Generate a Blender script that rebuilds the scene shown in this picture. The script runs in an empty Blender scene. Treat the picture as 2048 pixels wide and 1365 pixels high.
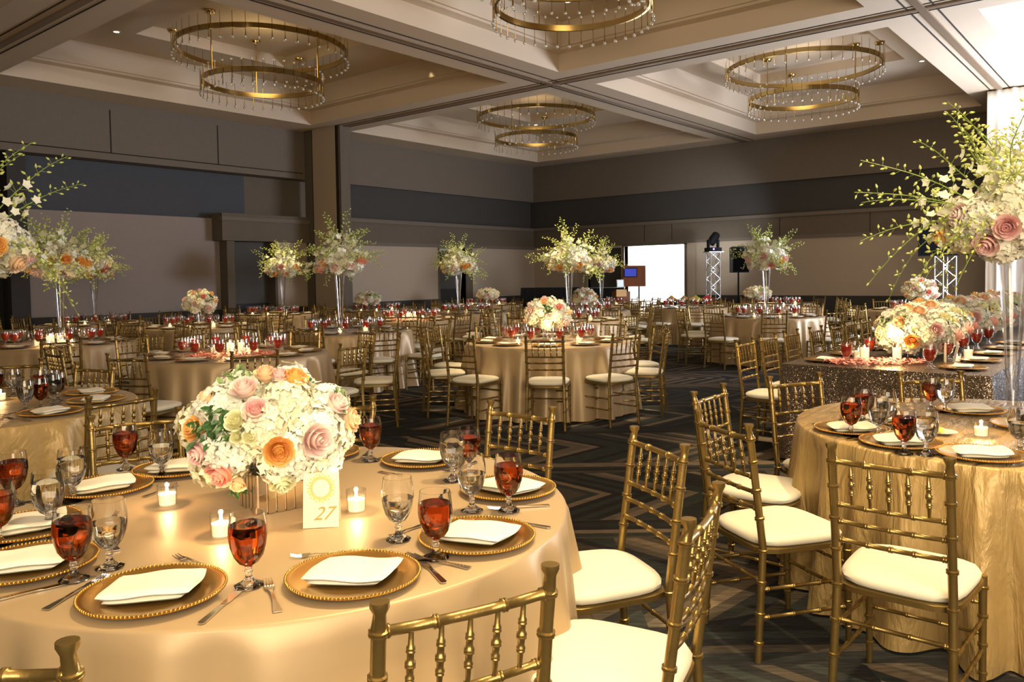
import bpy, math, random
from math import sin, cos, pi, radians, sqrt, atan2
from mathutils import Vector, Matrix, Euler
random.seed(7)
COL = bpy.context.scene.collection
# ------------------------------------------------------------------ camera model
F, PITCH, ROLL, CY, H = 1602.0, .0425, .014, 620.1, 1.5
A = radians(39.54); ROT = A - pi/2
SA, CA = sin(A), cos(A)
def W(x, y, z=0.0):                       # viewer-aligned metres -> room-aligned world
    return Vector((x*SA + y*CA, -x*CA + y*SA, z))
def at(px, py, z):                        # photo pixel on a horizontal plane at height z -> viewer-aligned x, y
    X = (px-1024)/F; U = (CY-py)/F; c, s = cos(ROLL), sin(ROLL)
    x = X*c+U*s; u = -X*s+U*c
    y = cos(PITCH)+u*sin(PITCH); w = -sin(PITCH)+u*cos(PITCH)
    t = (z-H)/w
    return x*t, y*t
def ray(px, py, yl):                      # viewer-aligned point at forward distance yl
    X = (px-1024)/F; U = (CY-py)/F; c, s = cos(ROLL), sin(ROLL)
    x = X*c+U*s; u = -X*s+U*c
    y = cos(PITCH)+u*sin(PITCH); w = -sin(PITCH)+u*cos(PITCH)
    t = yl/y
    return x*t, yl, H+w*t
U0, V0 = 20.63, 16.07
def u_at(px, v=V0):
    s = (px-1024)/F; return v*(s*SA+CA)/(SA-s*CA)
def v_at(px, u=U0):
    s = (px-1024)/F; return u*(SA-s*CA)/(s*SA+CA)
# ------------------------------------------------------------------ materials
def new_mat(name):
    m = bpy.data.materials.new(name); m.use_nodes = True
    return m, m.node_tree.nodes, m.node_tree.links, m.node_tree.nodes['Principled BSDF']
def mat(name, col, rough=.5, metal=0, noise=0, nscale=8, bump=0, bscale=60, spec=.5, trans=0, ior=1.45, sheen=0, emit=None, es=0, coords='Object', sss=0, coat=0, detail=3):
    m, N, L, P = new_mat(name)
    P.inputs['Base Color'].default_value = (*col, 1); P.inputs['Roughness'].default_value = rough
    P.inputs['Metallic'].default_value = metal; P.inputs['Specular IOR Level'].default_value = spec
    P.inputs['Transmission Weight'].default_value = trans; P.inputs['IOR'].default_value = ior
    P.inputs['Sheen Weight'].default_value = sheen; P.inputs['Coat Weight'].default_value = coat
    P.inputs['Subsurface Weight'].default_value = sss
    if emit: P.inputs['Emission Color'].default_value = (*emit, 1); P.inputs['Emission Strength'].default_value = es
    if noise or bump:
        tc = N.new('ShaderNodeTexCoord')
    if noise:
        n = N.new('ShaderNodeTexNoise'); n.inputs['Scale'].default_value = nscale; n.inputs['Detail'].default_value = detail
        L.new(tc.outputs[coords], n.inputs['Vector'])
        r = N.new('ShaderNodeMix'); r.data_type = 'RGBA'
        r.inputs[6].default_value = (*[max(0, c*(1-noise)) for c in col], 1); r.inputs[7].default_value = (*[min(1, c*(1+noise)) for c in col], 1)
        L.new(n.outputs['Fac'], r.inputs[0]); L.new(r.outputs[2], P.inputs['Base Color'])
    if bump:
        n2 = N.new('ShaderNodeTexNoise'); n2.inputs['Scale'].default_value = bscale; n2.inputs['Detail'].default_value = 3
        L.new(tc.outputs[coords], n2.inputs['Vector'])
        b = N.new('ShaderNodeBump'); b.inputs['Strength'].default_value = bump; b.inputs['Distance'].default_value = .01
        L.new(n2.outputs['Fac'], b.inputs['Height']); L.new(b.outputs[0], P.inputs['Normal'])
    return m
def math_node(N, L, op, a, b=None, c=None):
    n = N.new('ShaderNodeMath'); n.operation = op
    for i, x in enumerate((a, b, c)):
        if x is None: continue
        if isinstance(x, (int, float)): n.inputs[i].default_value = x
        else: L.new(x, n.inputs[i])
    return n.outputs[0]
M = {}
def rose_mat(name, cen, edge):
    m, N, L, P = new_mat(name); P.inputs['Roughness'].default_value = .65; P.inputs['Subsurface Weight'].default_value = .1
    tc = N.new('ShaderNodeTexCoord'); ln = N.new('ShaderNodeVectorMath'); ln.operation = 'LENGTH'; L.new(tc.outputs['Object'], ln.inputs[0])
    mr = N.new('ShaderNodeMapRange'); L.new(ln.outputs['Value'], mr.inputs[0]); mr.inputs[1].default_value = .012; mr.inputs[2].default_value = .045
    r = N.new('ShaderNodeMix'); r.data_type = 'RGBA'; r.inputs[6].default_value = (*cen, 1); r.inputs[7].default_value = (*edge, 1)
    L.new(mr.outputs[0], r.inputs[0]); L.new(r.outputs[2], P.inputs['Base Color']); return m
M['gold'] = mat('chair_gold', (.345, .235, .078), .34, .85, noise=.3, nscale=14, bump=.08, bscale=90)
M['cream'] = mat('cushion_cream', (.84, .77, .58), .8, bump=.12, bscale=300, sheen=.3)
M['brass'] = mat('brass', (.52, .38, .15), .2, 1)
M['crystal'] = mat('crystal', (1, .97, .9), .02, 0, trans=.6, ior=1.6, coat=1, spec=1)
M['charger'] = mat('charger_gold', (.72, .42, .10), .22, .9, noise=.1, nscale=6)
M['linen'] = mat('napkin_linen', (.88, .82, .65), .85, bump=.1, bscale=220, sheen=.2)
M['steel'] = mat('steel', (.62, .58, .53), .16, 1)
M['wax'] = mat('wax_painted_glow', (.98, .90, .66), .5, emit=(1, .74, .38), es=1.1)  # emission stands in for flame light glowing through the wax
M['flame'] = mat('flame', (1, .8, .4), .5, emit=(1, .62, .25), es=110)
M['white_fl'] = mat('hydrangea_white', (.89, .86, .72), .7, noise=.13, nscale=18, sss=.08)
M['white_fl2'] = mat('hydrangea_cream', (.87, .82, .60), .7, noise=.16, nscale=18, sss=.08)
M['pink'] = rose_mat('rose_pink', (0.92, 0.42, 0.42), (0.96, 0.7, 0.64))
M['coral'] = rose_mat('rose_coral', (0.86, 0.2, 0.16), (0.94, 0.5, 0.4))
M['peach'] = rose_mat('rose_peach', (0.92, 0.46, 0.2), (0.96, 0.7, 0.44))
M['orange'] = rose_mat('rose_orange', (0.93, 0.36, 0.05), (0.97, 0.58, 0.18))
M['blush'] = rose_mat('rose_blush', (0.93, 0.5, 0.46), (0.97, 0.84, 0.76))
M['yell'] = rose_mat('rose_yell', (0.84, 0.8, 0.36), (0.93, 0.9, 0.6))
M['leaf'] = mat('leaf_green', (.05, .13, .035), .45, noise=.4, nscale=20)
M['leafv'] = mat('leaf_variegated', (.22, .32, .12), .5, noise=.5, nscale=40)
M['stem'] = mat('orchid_stem', (.25, .34, .07), .5)
M['bud'] = mat('orchid_bud', (.62, .68, .20), .5, noise=.25, nscale=60)
M['orchid'] = mat('orchid_white', (.85, .84, .66), .6, noise=.08, nscale=30)
M['petal'] = mat('petals_pink', (.80, .28, .24), .7, noise=.3, nscale=30)
M['card'] = mat('card_ivory', (.90, .82, .60), .7)
M['ink'] = mat('ink_gold', (.42, .30, .06), .5)
M['ringg'] = mat('emblem_gold', (.80, .56, .18), .5)
M['mirror'] = mat('mirror_slat', (.75, .68, .58), .06, 1)
M['black'] = mat('black_plastic', (.008, .008, .009), .6, spec=.1)
M['blackcloth'] = mat('black_cloth', (.008, .008, .009), .9)
M['alu'] = mat('truss_aluminium', (.5, .5, .5), .3, .9)
M['screen'] = mat('dark_screen', (.004, .004, .005), .7, spec=.03)
M['blue_led'] = mat('blue_led', (.1, .05, 1), .3, emit=(.25, .12, 1), es=8)
M['bluescreen'] = mat('blue_screen', (.05, .08, .6), .3, emit=(.03, .06, .5), es=.35)
M['tabscreen'] = mat('tablet_screen', (.5, .6, .8), .3, emit=(.5, .65, .9), es=.6)
M['wood'] = mat('kiosk_wood', (.22, .06, .015), .45, noise=.3, nscale=3)
M['woodlight'] = mat('kiosk_wood_light', (.75, .5, .22), .5)
M['drape'] = mat('white_drape', (.80, .76, .72), .85, sheen=.3)
M['ceil'] = mat('ceiling_paint', (.68, .555, .41), .85, noise=.03, nscale=.6)
M['track'] = mat('partition_track', (.24, .17, .11), .5)
M['slot'] = mat('track_slot', (.02, .014, .01), .8)
M['wtaupe'] = mat('wall_taupe', (.185, .153, .118), .85, noise=.08, nscale=20, bump=.1, bscale=120)
M['wdark'] = mat('wall_charcoal', (.066, .062, .057), .85, noise=.1, nscale=20)
M['wblue'] = mat('wall_slate', (.078, .084, .096), .85, noise=.1, nscale=14)
M['wbrown'] = mat('wall_umber', (.15, .12, .086), .8, noise=.08, nscale=12)
M['wlight'] = mat('wall_panel_linen', (.49, .40, .30), .85, noise=.06, nscale=26, bump=.15, bscale=200)
M['wlight_shaded'] = mat('wall_panel_linen_shaded', (.33, .28, .25), .85, noise=.06, nscale=26, bump=.15, bscale=200)  # same linen panel, its colour darkened for the dim entrance-side wall
M['wbase'] = mat('wall_wainscot', (.045, .042, .038), .75)
M['wwhite'] = mat('foyer_white', (.85, .85, .83), .8)
M['door'] = mat('door_dark', (.08, .075, .065), .6)
M['doord'] = mat('door_kick', (.015, .014, .013), .6)
M['lamp'] = mat('downlight_lens', (1, .9, .7), .4, emit=(1, .78, .5), es=12)
M['lamprim'] = mat('downlight_trim', (.7, .62, .5), .5)
M['food'] = mat('food_orange', (.85, .42, .12), .6, noise=.3, nscale=12)
M['foodred'] = mat('food_red', (.75, .06, .03), .5, noise=.3, nscale=12)
M['butter'] = mat('lemon_yellow', (.85, .70, .12), .5)
M['china'] = mat('white_china', (.85, .82, .74), .25)
M['water'] = mat('water', (1, 1, 1), 0, trans=1, ior=1.33)
M['tea'] = mat('iced_tea', (.56, .085, .012), .02, trans=.9, ior=1.34, noise=0)
M['ice'] = mat('ice', (1, .9, .8), .1, trans=1, ior=1.2)
M['glass'] = mat('goblet_glass', (1, 1, 1), 0, trans=1, ior=1.45)
def thin_glass(name, gloss=(1, 1, 1), tint=(.93, .93, .93), amt=.55, rough=.04):
    m, N, L, P = new_mat(name); N.remove(P)
    out = [n for n in N if n.type == 'OUTPUT_MATERIAL'][0]
    tr = N.new('ShaderNodeBsdfTransparent'); tr.inputs[0].default_value = (*tint, 1)
    gl = N.new('ShaderNodeBsdfGlossy'); gl.inputs['Color'].default_value = (*gloss, 1); gl.inputs['Roughness'].default_value = rough
    lw = N.new('ShaderNodeLayerWeight'); lw.inputs['Blend'].default_value = .45
    f = math_node(N, L, 'MULTIPLY', lw.outputs['Facing'], amt); f = math_node(N, L, 'ADD', f, .05)
    mx = N.new('ShaderNodeMixShader'); L.new(f, mx.inputs[0]); L.new(tr.outputs[0], mx.inputs[1]); L.new(gl.outputs[0], mx.inputs[2])
    L.new(mx.outputs[0], out.inputs[0]); return m
M['thin'] = thin_glass('thin_glass')
M['vaseg'] = thin_glass('vase_glass', amt=.55, rough=.08)
M['teafar'] = mat('iced_tea_deep', (.58, .035, .012), .08, spec=.6, trans=.35, ior=1.33)
def satin(name, col, pintuck=False):
    m, N, L, P = new_mat(name)
    P.inputs['Base Color'].default_value = (*col, 1); P.inputs['Roughness'].default_value = .45
    P.inputs['Sheen Weight'].default_value = .08; P.inputs['Sheen Roughness'].default_value = .4
    P.inputs['Metallic'].default_value = .22
    tc = N.new('ShaderNodeTexCoord')
    mp = N.new('ShaderNodeMapping'); mp.inputs['Scale'].default_value = (1.6, 5, 1.2) if pintuck else (1.3, 1.9, .9); L.new(tc.outputs['Object'], mp.inputs[0])
    n = N.new('ShaderNodeTexNoise'); n.inputs['Scale'].default_value = 3.2 if pintuck else 1.6; n.inputs['Detail'].default_value = 4 if pintuck else 2; n.inputs['Distortion'].default_value = .6 if pintuck else 0
    L.new(mp.outputs[0], n.inputs['Vector'])
    h = math_node(N, L, 'MULTIPLY', n.outputs['Fac'], 1.0)
    if pintuck:
        sx = N.new('ShaderNodeSeparateXYZ'); L.new(tc.outputs['Object'], sx.inputs[0])
        xx, yy, zz = sx.outputs
        ang = math_node(N, L, 'ARCTAN2', yy, xx)
        arc = math_node(N, L, 'MULTIPLY', ang, .95)
        tot = None
        for sgn in (1, -1):
            a = math_node(N, L, 'MULTIPLY', zz, sgn*.9)
            s = math_node(N, L, 'ADD', arc, a)
            f = math_node(N, L, 'FRACT', math_node(N, L, 'MULTIPLY', s, 4.6))
            g = math_node(N, L, 'ABSOLUTE', math_node(N, L, 'SUBTRACT', f, .5))
            l1 = math_node(N, L, 'LESS_THAN', g, .035)
            l2 = math_node(N, L, 'LESS_THAN', math_node(N, L, 'ABSOLUTE', math_node(N, L, 'SUBTRACT', g, .12)), .02)
            t = math_node(N, L, 'ADD', l1, l2)
            tot = t if tot is None else math_node(N, L, 'ADD', tot, t)
        side = math_node(N, L, 'LESS_THAN', zz, .745)
        tot = math_node(N, L, 'MULTIPLY', tot, side)
        h = math_node(N, L, 'ADD', h, math_node(N, L, 'MULTIPLY', tot, .32))
    b = N.new('ShaderNodeBump'); b.inputs['Strength'].default_value = .8 if pintuck else .35; b.inputs['Distance'].default_value = .04 if pintuck else .02
    L.new(h, b.inputs['Height']); L.new(b.outputs[0], P.inputs['Normal'])
    return m
M['satin'] = satin('satin_champagne', (.49, .35, .19))
M['satin2'] = satin('taffeta_gold', (.47, .315, .115), True)
def sequin():
    m, N, L, P = new_mat('sequin_cloth')
    tc = N.new('ShaderNodeTexCoord'); v = N.new('ShaderNodeTexVoronoi'); v.inputs['Scale'].default_value = 230
    L.new(tc.outputs['Object'], v.inputs['Vector'])
    r = N.new('ShaderNodeMapRange'); L.new(v.outputs['Color'], r.inputs[0]); r.inputs[3].default_value = .1; r.inputs[4].default_value = .4
    L.new(r.outputs[0], P.inputs['Roughness'])
    P.inputs['Base Color'].default_value = (.22, .165, .12, 1); P.inputs['Metallic'].default_value = .8
    geo = N.new('ShaderNodeNewGeometry')
    vs = N.new('ShaderNodeVectorMath'); vs.operation = 'SUBTRACT'; vs.inputs[1].default_value = (.5, .5, .5); L.new(v.outputs['Color'], vs.inputs[0])
    sc = N.new('ShaderNodeVectorMath'); sc.operation = 'SCALE'; sc.inputs['Scale'].default_value = .62; L.new(vs.outputs[0], sc.inputs[0])
    ad = N.new('ShaderNodeVectorMath'); ad.operation = 'ADD'; L.new(geo.outputs['Normal'], ad.inputs[0]); L.new(sc.outputs[0], ad.inputs[1])
    nm = N.new('ShaderNodeVectorMath'); nm.operation = 'NORMALIZE'; L.new(ad.outputs[0], nm.inputs[0]); L.new(nm.outputs[0], P.inputs['Normal'])
    return m
M['sequin'] = sequin()
def carpet():
    m, N, L, P = new_mat('carpet_geometric'); P.inputs['Roughness'].default_value = .95; P.inputs['Specular IOR Level'].default_value = .15
    tc = N.new('ShaderNodeTexCoord')
    mp = N.new('ShaderNodeMapping'); mp.inputs['Rotation'].default_value = (0, 0, -ROT); L.new(tc.outputs['Object'], mp.inputs[0])
    sx = N.new('ShaderNodeSeparateXYZ'); L.new(mp.outputs[0], sx.inputs[0]); x, y, z = sx.outputs
    mn = lambda op, a, b=None, c=None: math_node(N, L, op, a, b, c)
    PER, BAND = 1.5, .34
    ys = mn('DIVIDE', y, PER); fy = mn('FRACT', ys); row = mn('FLOOR', ys)
    inband = mn('LESS_THAN', fy, BAND/PER)
    yc = mn('MULTIPLY', mn('SUBTRACT', fy, (1+BAND/PER)/2), PER)      # centred in the chevron row
    sgn = mn('SUBTRACT', mn('MULTIPLY', mn('MODULO', mn('ABSOLUTE', row), 2), 2), 1)
    # chevrons in cells 2.2 m long
    CX = 2.1
    sh = mn('ADD', x, mn('MULTIPLY', row, .77)); xs = mn('DIVIDE', sh, CX); fx = mn('MULTIPLY', mn('SUBTRACT', mn('FRACT', xs), .5), CX)
    ch = mn('ADD', mn('MULTIPLY', fx, 1.0), mn('ABSOLUTE', yc))
    s1 = mn('DIVIDE', ch, .085); s2 = mn('DIVIDE', y, .062)
    sel = N.new('ShaderNodeMix'); sel.data_type = 'FLOAT'; L.new(inband, sel.inputs[0]); L.new(s1, sel.inputs[2]); L.new(s2, sel.inputs[3])
    s = mn('FLOOR', sel.outputs[0])
    cell = mn('ADD', mn('MULTIPLY', mn('FLOOR', xs), 13.7), mn('MULTIPLY', row, 5.3))
    cell = mn('MULTIPLY', cell, mn('SUBTRACT', 1, inband))
    wn = N.new('ShaderNodeTexWhiteNoise'); wn.noise_dimensions = '2D'
    cb = N.new('ShaderNodeCombineXYZ'); L.new(s, cb.inputs[0]); L.new(cell, cb.inputs[1]); L.new(cb.outputs[0], wn.inputs['Vector'])
    rp = N.new('ShaderNodeValToRGB'); rp.color_ramp.interpolation = 'CONSTANT'
    el = rp.color_ramp.elements; el[0].position = 0; el[0].color = (.016, .016, .016, 1)
    for p_, c_ in ((.28, (.024, .028, .026)), (.5, (.050, .041, .031)), (.62, (.020, .021, .021)), (.76, (.125, .094, .064)), (.92, (.085, .070, .052))):
        e = el.new(p_); e.color = (*c_, 1)
    el.remove(el[1]) if el[1].position == 1 else None
    L.new(wn.outputs['Value'], rp.inputs[0])
    st = N.new('ShaderNodeTexNoise'); st.inputs['Scale'].default_value = 1; st.inputs['Detail'].default_value = 4
    mp2 = N.new('ShaderNodeMapping'); mp2.inputs['Scale'].default_value = (9, 90, 1); L.new(mp.outputs[0], mp2.inputs[0]); L.new(mp2.outputs[0], st.inputs['Vector'])
    mr = N.new('ShaderNodeMapRange'); L.new(st.outputs['Fac'], mr.inputs[0]); mr.inputs[1].default_value = .3; mr.inputs[2].default_value = .7; mr.inputs[3].default_value = .8; mr.inputs[4].default_value = 2.1
    mu = N.new('ShaderNodeVectorMath'); mu.operation = 'SCALE'; L.new(rp.outputs[0], mu.inputs[0]); L.new(mr.outputs[0], mu.inputs['Scale'])
    L.new(mu.outputs[0], P.inputs['Base Color'])
    return m
M['carpet'] = carpet()
# ------------------------------------------------------------------ mesh builder
class MB:
    def __init__(s): s.v = []; s.f = []; s.m = []; s.mi = 0
    def add(s, vs, fs, T=None):
        o = len(s.v)
        s.v += [tuple(T @ Vector(p)) for p in vs] if T else [tuple(p) for p in vs]
        s.f += [tuple(i+o for i in f) for f in fs]; s.m += [s.mi]*len(fs); return s
    def box(s, x0, x1, y0, y1, z0, z1, T=None):
        return s.add([(x0,y0,z0),(x1,y0,z0),(x1,y1,z0),(x0,y1,z0),(x0,y0,z1),(x1,y0,z1),(x1,y1,z1),(x0,y1,z1)],
                     [(0,3,2,1),(4,5,6,7),(0,1,5,4),(1,2,6,5),(2,3,7,6),(3,0,4,7)], T)
    def lathe(s, prof, n=24, T=None, closed=False, facet=0):
        vs = []; fs = []
        for r, z in prof:
            for k in range(n):
                a = 2*pi*k/n; rr = r
                if facet and z < facet: rr = r*(1+.035*cos(8*a))
                vs.append((rr*cos(a), rr*sin(a), z))
        m = len(prof)
        for i in range(m-1):
            for k in range(n):
                fs.append((i*n+k, i*n+(k+1) % n, (i+1)*n+(k+1) % n, (i+1)*n+k))
        if closed:
            for k in range(n): fs.append(((m-1)*n+k, (m-1)*n+(k+1) % n, (k+1) % n, k))
        else:
            if prof[0][0] > 1e-6: fs.append(tuple(range(n))[::-1])
            if prof[-1][0] > 1e-6: fs.append(tuple((m-1)*n+k for k in range(n)))
        return s.add(vs, fs, T)
    def tube(s, pts, rad, n=8, cap=True):
        pts = [Vector(p) for p in pts]; m = len(pts)
        if isinstance(rad, (int, float)): rad = [rad]*m
        vs = []; fs = []; up = None
        for i, p in enumerate(pts):
            d = (pts[min(i+1, m-1)]-pts[max(i-1, 0)])
            d = d.normalized() if d.length > 1e-9 else Vector((0, 0, 1))
            if up is None: up = Vector((1, 0, 0)) if abs(d.x) < .9 else Vector((0, 1, 0))
            a = d.cross(up).normalized(); b = d.cross(a); up = b.cross(d) if False else up
            for k in range(n):
                t = 2*pi*k/n; vs.append(p + (a*cos(t)+b*sin(t))*rad[i])
        for i in range(m-1):
            for k in range(n): fs.append((i*n+k, i*n+(k+1) % n, (i+1)*n+(k+1) % n, (i+1)*n+k))
        if cap: fs.append(tuple(range(n))[::-1]); fs.append(tuple((m-1)*n+k for k in range(n)))
        return s.add(vs, fs)
    def ball(s, c, r, n=8, m=5, sc=(1, 1, 1)):
        vs = [(c[0], c[1], c[2]-r*sc[2])]; fs = []
        for i in range(1, m):
            p = -pi/2+pi*i/m
            for k in range(n):
                t = 2*pi*k/n; vs.append((c[0]+r*sc[0]*cos(p)*cos(t), c[1]+r*sc[1]*cos(p)*sin(t), c[2]+r*sc[2]*sin(p)))
        vs.append((c[0], c[1], c[2]+r*sc[2])); L_ = len(vs)-1
        for k in range(n): fs.append((0, 1+(k+1) % n, 1+k)); fs.append((L_, 1+(m-2)*n+k, 1+(m-2)*n+(k+1) % n))
        for i in range(m-2):
            for k in range(n): fs.append((1+i*n+k, 1+i*n+(k+1) % n, 1+(i+1)*n+(k+1) % n, 1+(i+1)*n+k))
        return s.add(vs, fs)
    def mesh(s, name, mats, smooth=True, sharp=50):
        me = bpy.data.meshes.new(name); me.from_pydata(s.v, [], s.f)
        for m in (mats if isinstance(mats, (list, tuple)) else [mats]): me.materials.append(M[m])
        me.polygons.foreach_set('material_index', s.m)
        me.polygons.foreach_set('use_smooth', [bool(smooth)]*len(s.f)); me.update()
        if smooth and sharp:
            try: me.set_sharp_from_angle(angle=radians(sharp))
            except Exception: pass
        return me
def link(name, me, parent=None, loc=(0, 0, 0), rz=0.0, sc=None, rot=None):
    o = bpy.data.objects.new(name, me); COL.objects.link(o); o.location = loc
    o.rotation_euler = rot if rot else (0, 0, rz)
    if sc: o.scale = sc if isinstance(sc, (tuple, list)) else (sc,)*3
    if parent: o.parent = parent
    return o
def tag(o, label=None, cat=None, group=None, kind=None):
    if label: o['label'] = label
    if cat: o['category'] = cat
    if group: o['group'] = group
    if kind: o['kind'] = kind
    return o
def struct(name, mb, m, smooth=False, sharp=40):
    o = link(name, mb.mesh(name, m, smooth, sharp)); o['kind'] = 'structure'; return o
def thing(name, label, cat, loc, rz=0, group=None, sc=None):
    return tag(link(name, None, None, loc, rz, sc), label, cat, group)
def spawn(tmpl, name, label, cat, loc, rz=0, group=None, sc=None):
    """tmpl: a mesh, or a list of (part_name, mesh[, sub-parts])"""
    if not isinstance(tmpl, list): return tag(link(name, tmpl, None, loc, rz, sc), label, cat, group)
    t = thing(name, label, cat, loc, rz, group, sc)
    for p in tmpl:
        o = link(p[0], p[1], t)
        if len(p) > 2:
            for q in p[2]: link(q[0], q[1], o)
    return t
# ------------------------------------------------------------------ room shell
def shell():
    mb = MB(); mb.box(-7, U0+.2, -7, V0+.8, -.1, 0); struct('floor', mb, 'carpet')
    # ---- wall on the stage side (X = U0)
    seg = lambda n, m, x0, x1, y0, y1, z0, z1: struct(n, MB().box(x0, x1, y0, y1, z0, z1), m)
    seg('wall_right', 'wtaupe', U0, U0+.3, -7, V0+.5, 3.86, 5.1)
    seg('wall_right', 'wdark', U0+.10, U0+.3, -7, V0+.5, 3.02, 3.86)
    va, vb = v_at(1370), v_at(1250)         # bright doorway
    vc, vd = v_at(1244), v_at(1177)         # dark doorway
    seg('wall_right', 'wbrown', U0, U0+.3, -7, V0+.3, 2.38, 3.02)
    seg('trim_1', 'wtaupe', U0-.05, U0, -7, V0, 2.93, 3.02)
    seg('trim_2', 'wtaupe', U0-.04, U0, -7, va-.35, 2.36, 2.44)
    seg('trim_3', 'wbrown', U0-.04, U0, va-.35, vd+.2, 2.36, 2.44)
    seg('wall_right', 'wlight', U0, U0+.3, -7, va-.35, .89, 2.38)
    seg('wall_right', 'wlight', U0+.02, U0+.3, va-.35, va, 0, 2.38)
    seg('wall_right', 'wlight', U0+.02, U0+.3, vb, vc, 0, 2.38)
    seg('wall_right', 'wlight', U0, U0+.3, vd, V0+.3, .89, 2.38)
    seg('baseboard_right', 'wbase', U0-.03, U0+.3, -7, va-.35, 0, .89)
    seg('baseboard_back', 'wbase', U0-.03, U0+.3, vd, V0+.3, 0, .89)
    # bright foyer seen through the open doorway
    fo = MB(); fo.box(U0+2.6, U0+2.7, va-2, vb+2, 0, 3); fo.box(U0+.3, U0+2.6, va-2.1, va-2, 0, 3); fo.box(U0+.3, U0+2.6, vb+2, vb+2.1, 0, 3)
    fo.box(U0+.3, U0+2.7, va-2, vb+2, 2.9, 3); fo.box(U0+.3, U0+2.7, va-2, vb+2, -.1, 0); fo.box(U0+.28, U0+.3, va-2, va, 0, 3); fo.box(U0+.28, U0+.3, vb, vb+2, 0, 3)
    struct('wall_foyer', fo, 'wwhite')
    d = thing('door_1', None, None, (0, 0, 0)); d['kind'] = 'structure'
    link('door_frame', MB().box(U0-.03, U0+.2, va-.07, va, 0, 2.40).box(U0-.03, U0+.2, vb, vb+.07, 0, 2.40).box(U0-.03, U0+.2, va-.07, vb+.07, 2.33, 2.40).mesh('door_frame', 'wbrown', False), d)
    d = thing('door_2', None, None, (0, 0, 0)); d['kind'] = 'structure'
    link('door_leaf', MB().box(U0+.12, U0+.17, vc, vd, .5, 2.3).mesh('door_leaf', 'door', False), d)
    link('door_rail', MB().box(U0+.10, U0+.18, vc, vd, 0, .5).mesh('door_rail', 'doord', False), d)
    link('door_frame', MB().box(U0-.02, U0+.2, vc-.06, vc, 0, 2.38).box(U0-.02, U0+.2, vd, vd+.06, 0, 2.38).box(U0-.02, U0+.2, vc, vd, 2.3, 2.38).mesh('door_frame', 'wlight', False), d)
    # panel seams on the stage-side wall
    mb = MB()
    for px in (1290, 1345, 1560, 1740): v = v_at(px); mb.box(U0-.004, U0, v-.008, v+.008, 2.45, 2.92)
    struct('trim_4', mb, 'slot')
    # ---- wall on the entrance side (Y = V0)
    seg('wall_left', 'wtaupe', -7, U0, V0, V0+.7, 3.87, 5.1)
    seg('wall_left', 'wdark', u_at(697), U0, V0+.12, V0+.6, 3.02, 3.87)
    seg('wall_left', 'wbrown', u_at(515), u_at(697), V0+.42, V0+.6, 2.95, 3.87)
    seg('wall_left', 'wblue', u_at(30, V0+.42), u_at(515), V0+.42, V0+.6, 2.86, 3.87)
    seg('wall_left', 'doord', -7, u_at(30, V0+.42), V0+.5, V0+.6, 0, 3.87)  # near-black sheet standing in for the shade of a deep recess
    seg('wall_left', 'wbrown', u_at(697), U0, V0, V0+.3, 2.36, 3.02)
    seg('trim_5', 'wtaupe', u_at(697), U0, V0-.05, V0, 2.92, 3.02)
    seg('trim_6', 'wtaupe', u_at(697), U0, V0-.04, V0, 2.33, 2.42)
    seg('wall_left', 'wbrown', u_at(443), u_at(618), V0-.12, V0+.42, 2.36, 2.96)
    seg('trim_7', 'wtaupe', u_at(441), u_at(618), V0-.16, V0, 2.80, 2.88)
    seg('wall_left', 'wlight_shaded', u_at(68), u_at(462), V0+.3, V0+.5, .84, 2.86)
    seg('baseboard_left', 'wbase', u_at(68), u_at(462), V0+.26, V0+.5, 0, .84)
    seg('trim_8', 'wbase', u_at(28), u_at(66), V0+.1, V0+.5, 0, 3.87)
    seg('wall_left', 'wlight_shaded', -7, u_at(6), V0+.3, V0+.5, 0, 2.6)
    seg('wall_left', 'wlight', u_at(557), u_at(620), V0+.02, V0+.5, .84, 2.36)
    seg('baseboard_left', 'wbase', u_at(557), u_at(620), V0, V0+.5, 0, .84)
    u1, u2, u3, u4 = u_at(457), u_at(472), u_at(552), u_at(557)
    d = thing('door_3', None, None, (0, 0, 0)); d['kind'] = 'structure'
    link('door_leaf', MB().box(u2, u3, V0+.30, V0+.36, 0, 2.36).mesh('door_leaf', 'door', False), d)
    link('door_rail', MB().box(u2, u3, V0+.28, V0+.32, .55, .95).mesh('door_rail', 'doord', False), d)
    link('door_frame', MB().box(u1, u2, V0, V0+.4, 0, 2.36).box(u3, u4, V0, V0+.4, 0, 2.36).mesh('door_frame', 'wbrown', False), d)
    ua, ub = u_at(880), u_at(932)
    seg('wall_left', 'wlight', u_at(697), ua, V0, V0+.3, .87, 2.36)
    seg('wall_left', 'wlight', ub, U0, V0, V0+.3, .87, 2.36)
    seg('baseboard_left', 'wbase', u_at(697), ua, V0-.03, V0+.3, 0, .87)
    seg('baseboard_left', 'wbase', ub, U0, V0-.03, V0+.3, 0, .87)
    d = thing('door_4', None, None, (0, 0, 0)); d['kind'] = 'structure'
    link('door_leaf', MB().box(ua, ub, V0+.22, V0+.27, 0, 2.25).mesh('door_leaf', 'door', False), d)
    link('door_rail', MB().box(ua, ub, V0+.20, V0+.22, .75, 1.15).mesh('door_rail', 'doord', False), d)
    link('transom', MB().box(ua+.1, ub-.1, V0+.2, V0+.25, 2.27, 2.30).mesh('transom', 'wwhite', False), d)
    link('door_frame', MB().box(ua-.05, ua, V0-.02, V0+.25, 0, 2.36).box(ub, ub+.3, V0-.02, V0+.25, 0, 2.36).mesh('door_frame', 'wbrown', False), d)
    # fascia seams
    mb = MB()
    for px in (233, 445): u = u_at(px); mb.box(u-.012, u+.012, V0-.005, V0, 4.0, 4.85)
    mb.box(-7, 11.7, V0-.006, V0, 4.0, 4.02); struct('trim_9', mb, 'slot')
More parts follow.
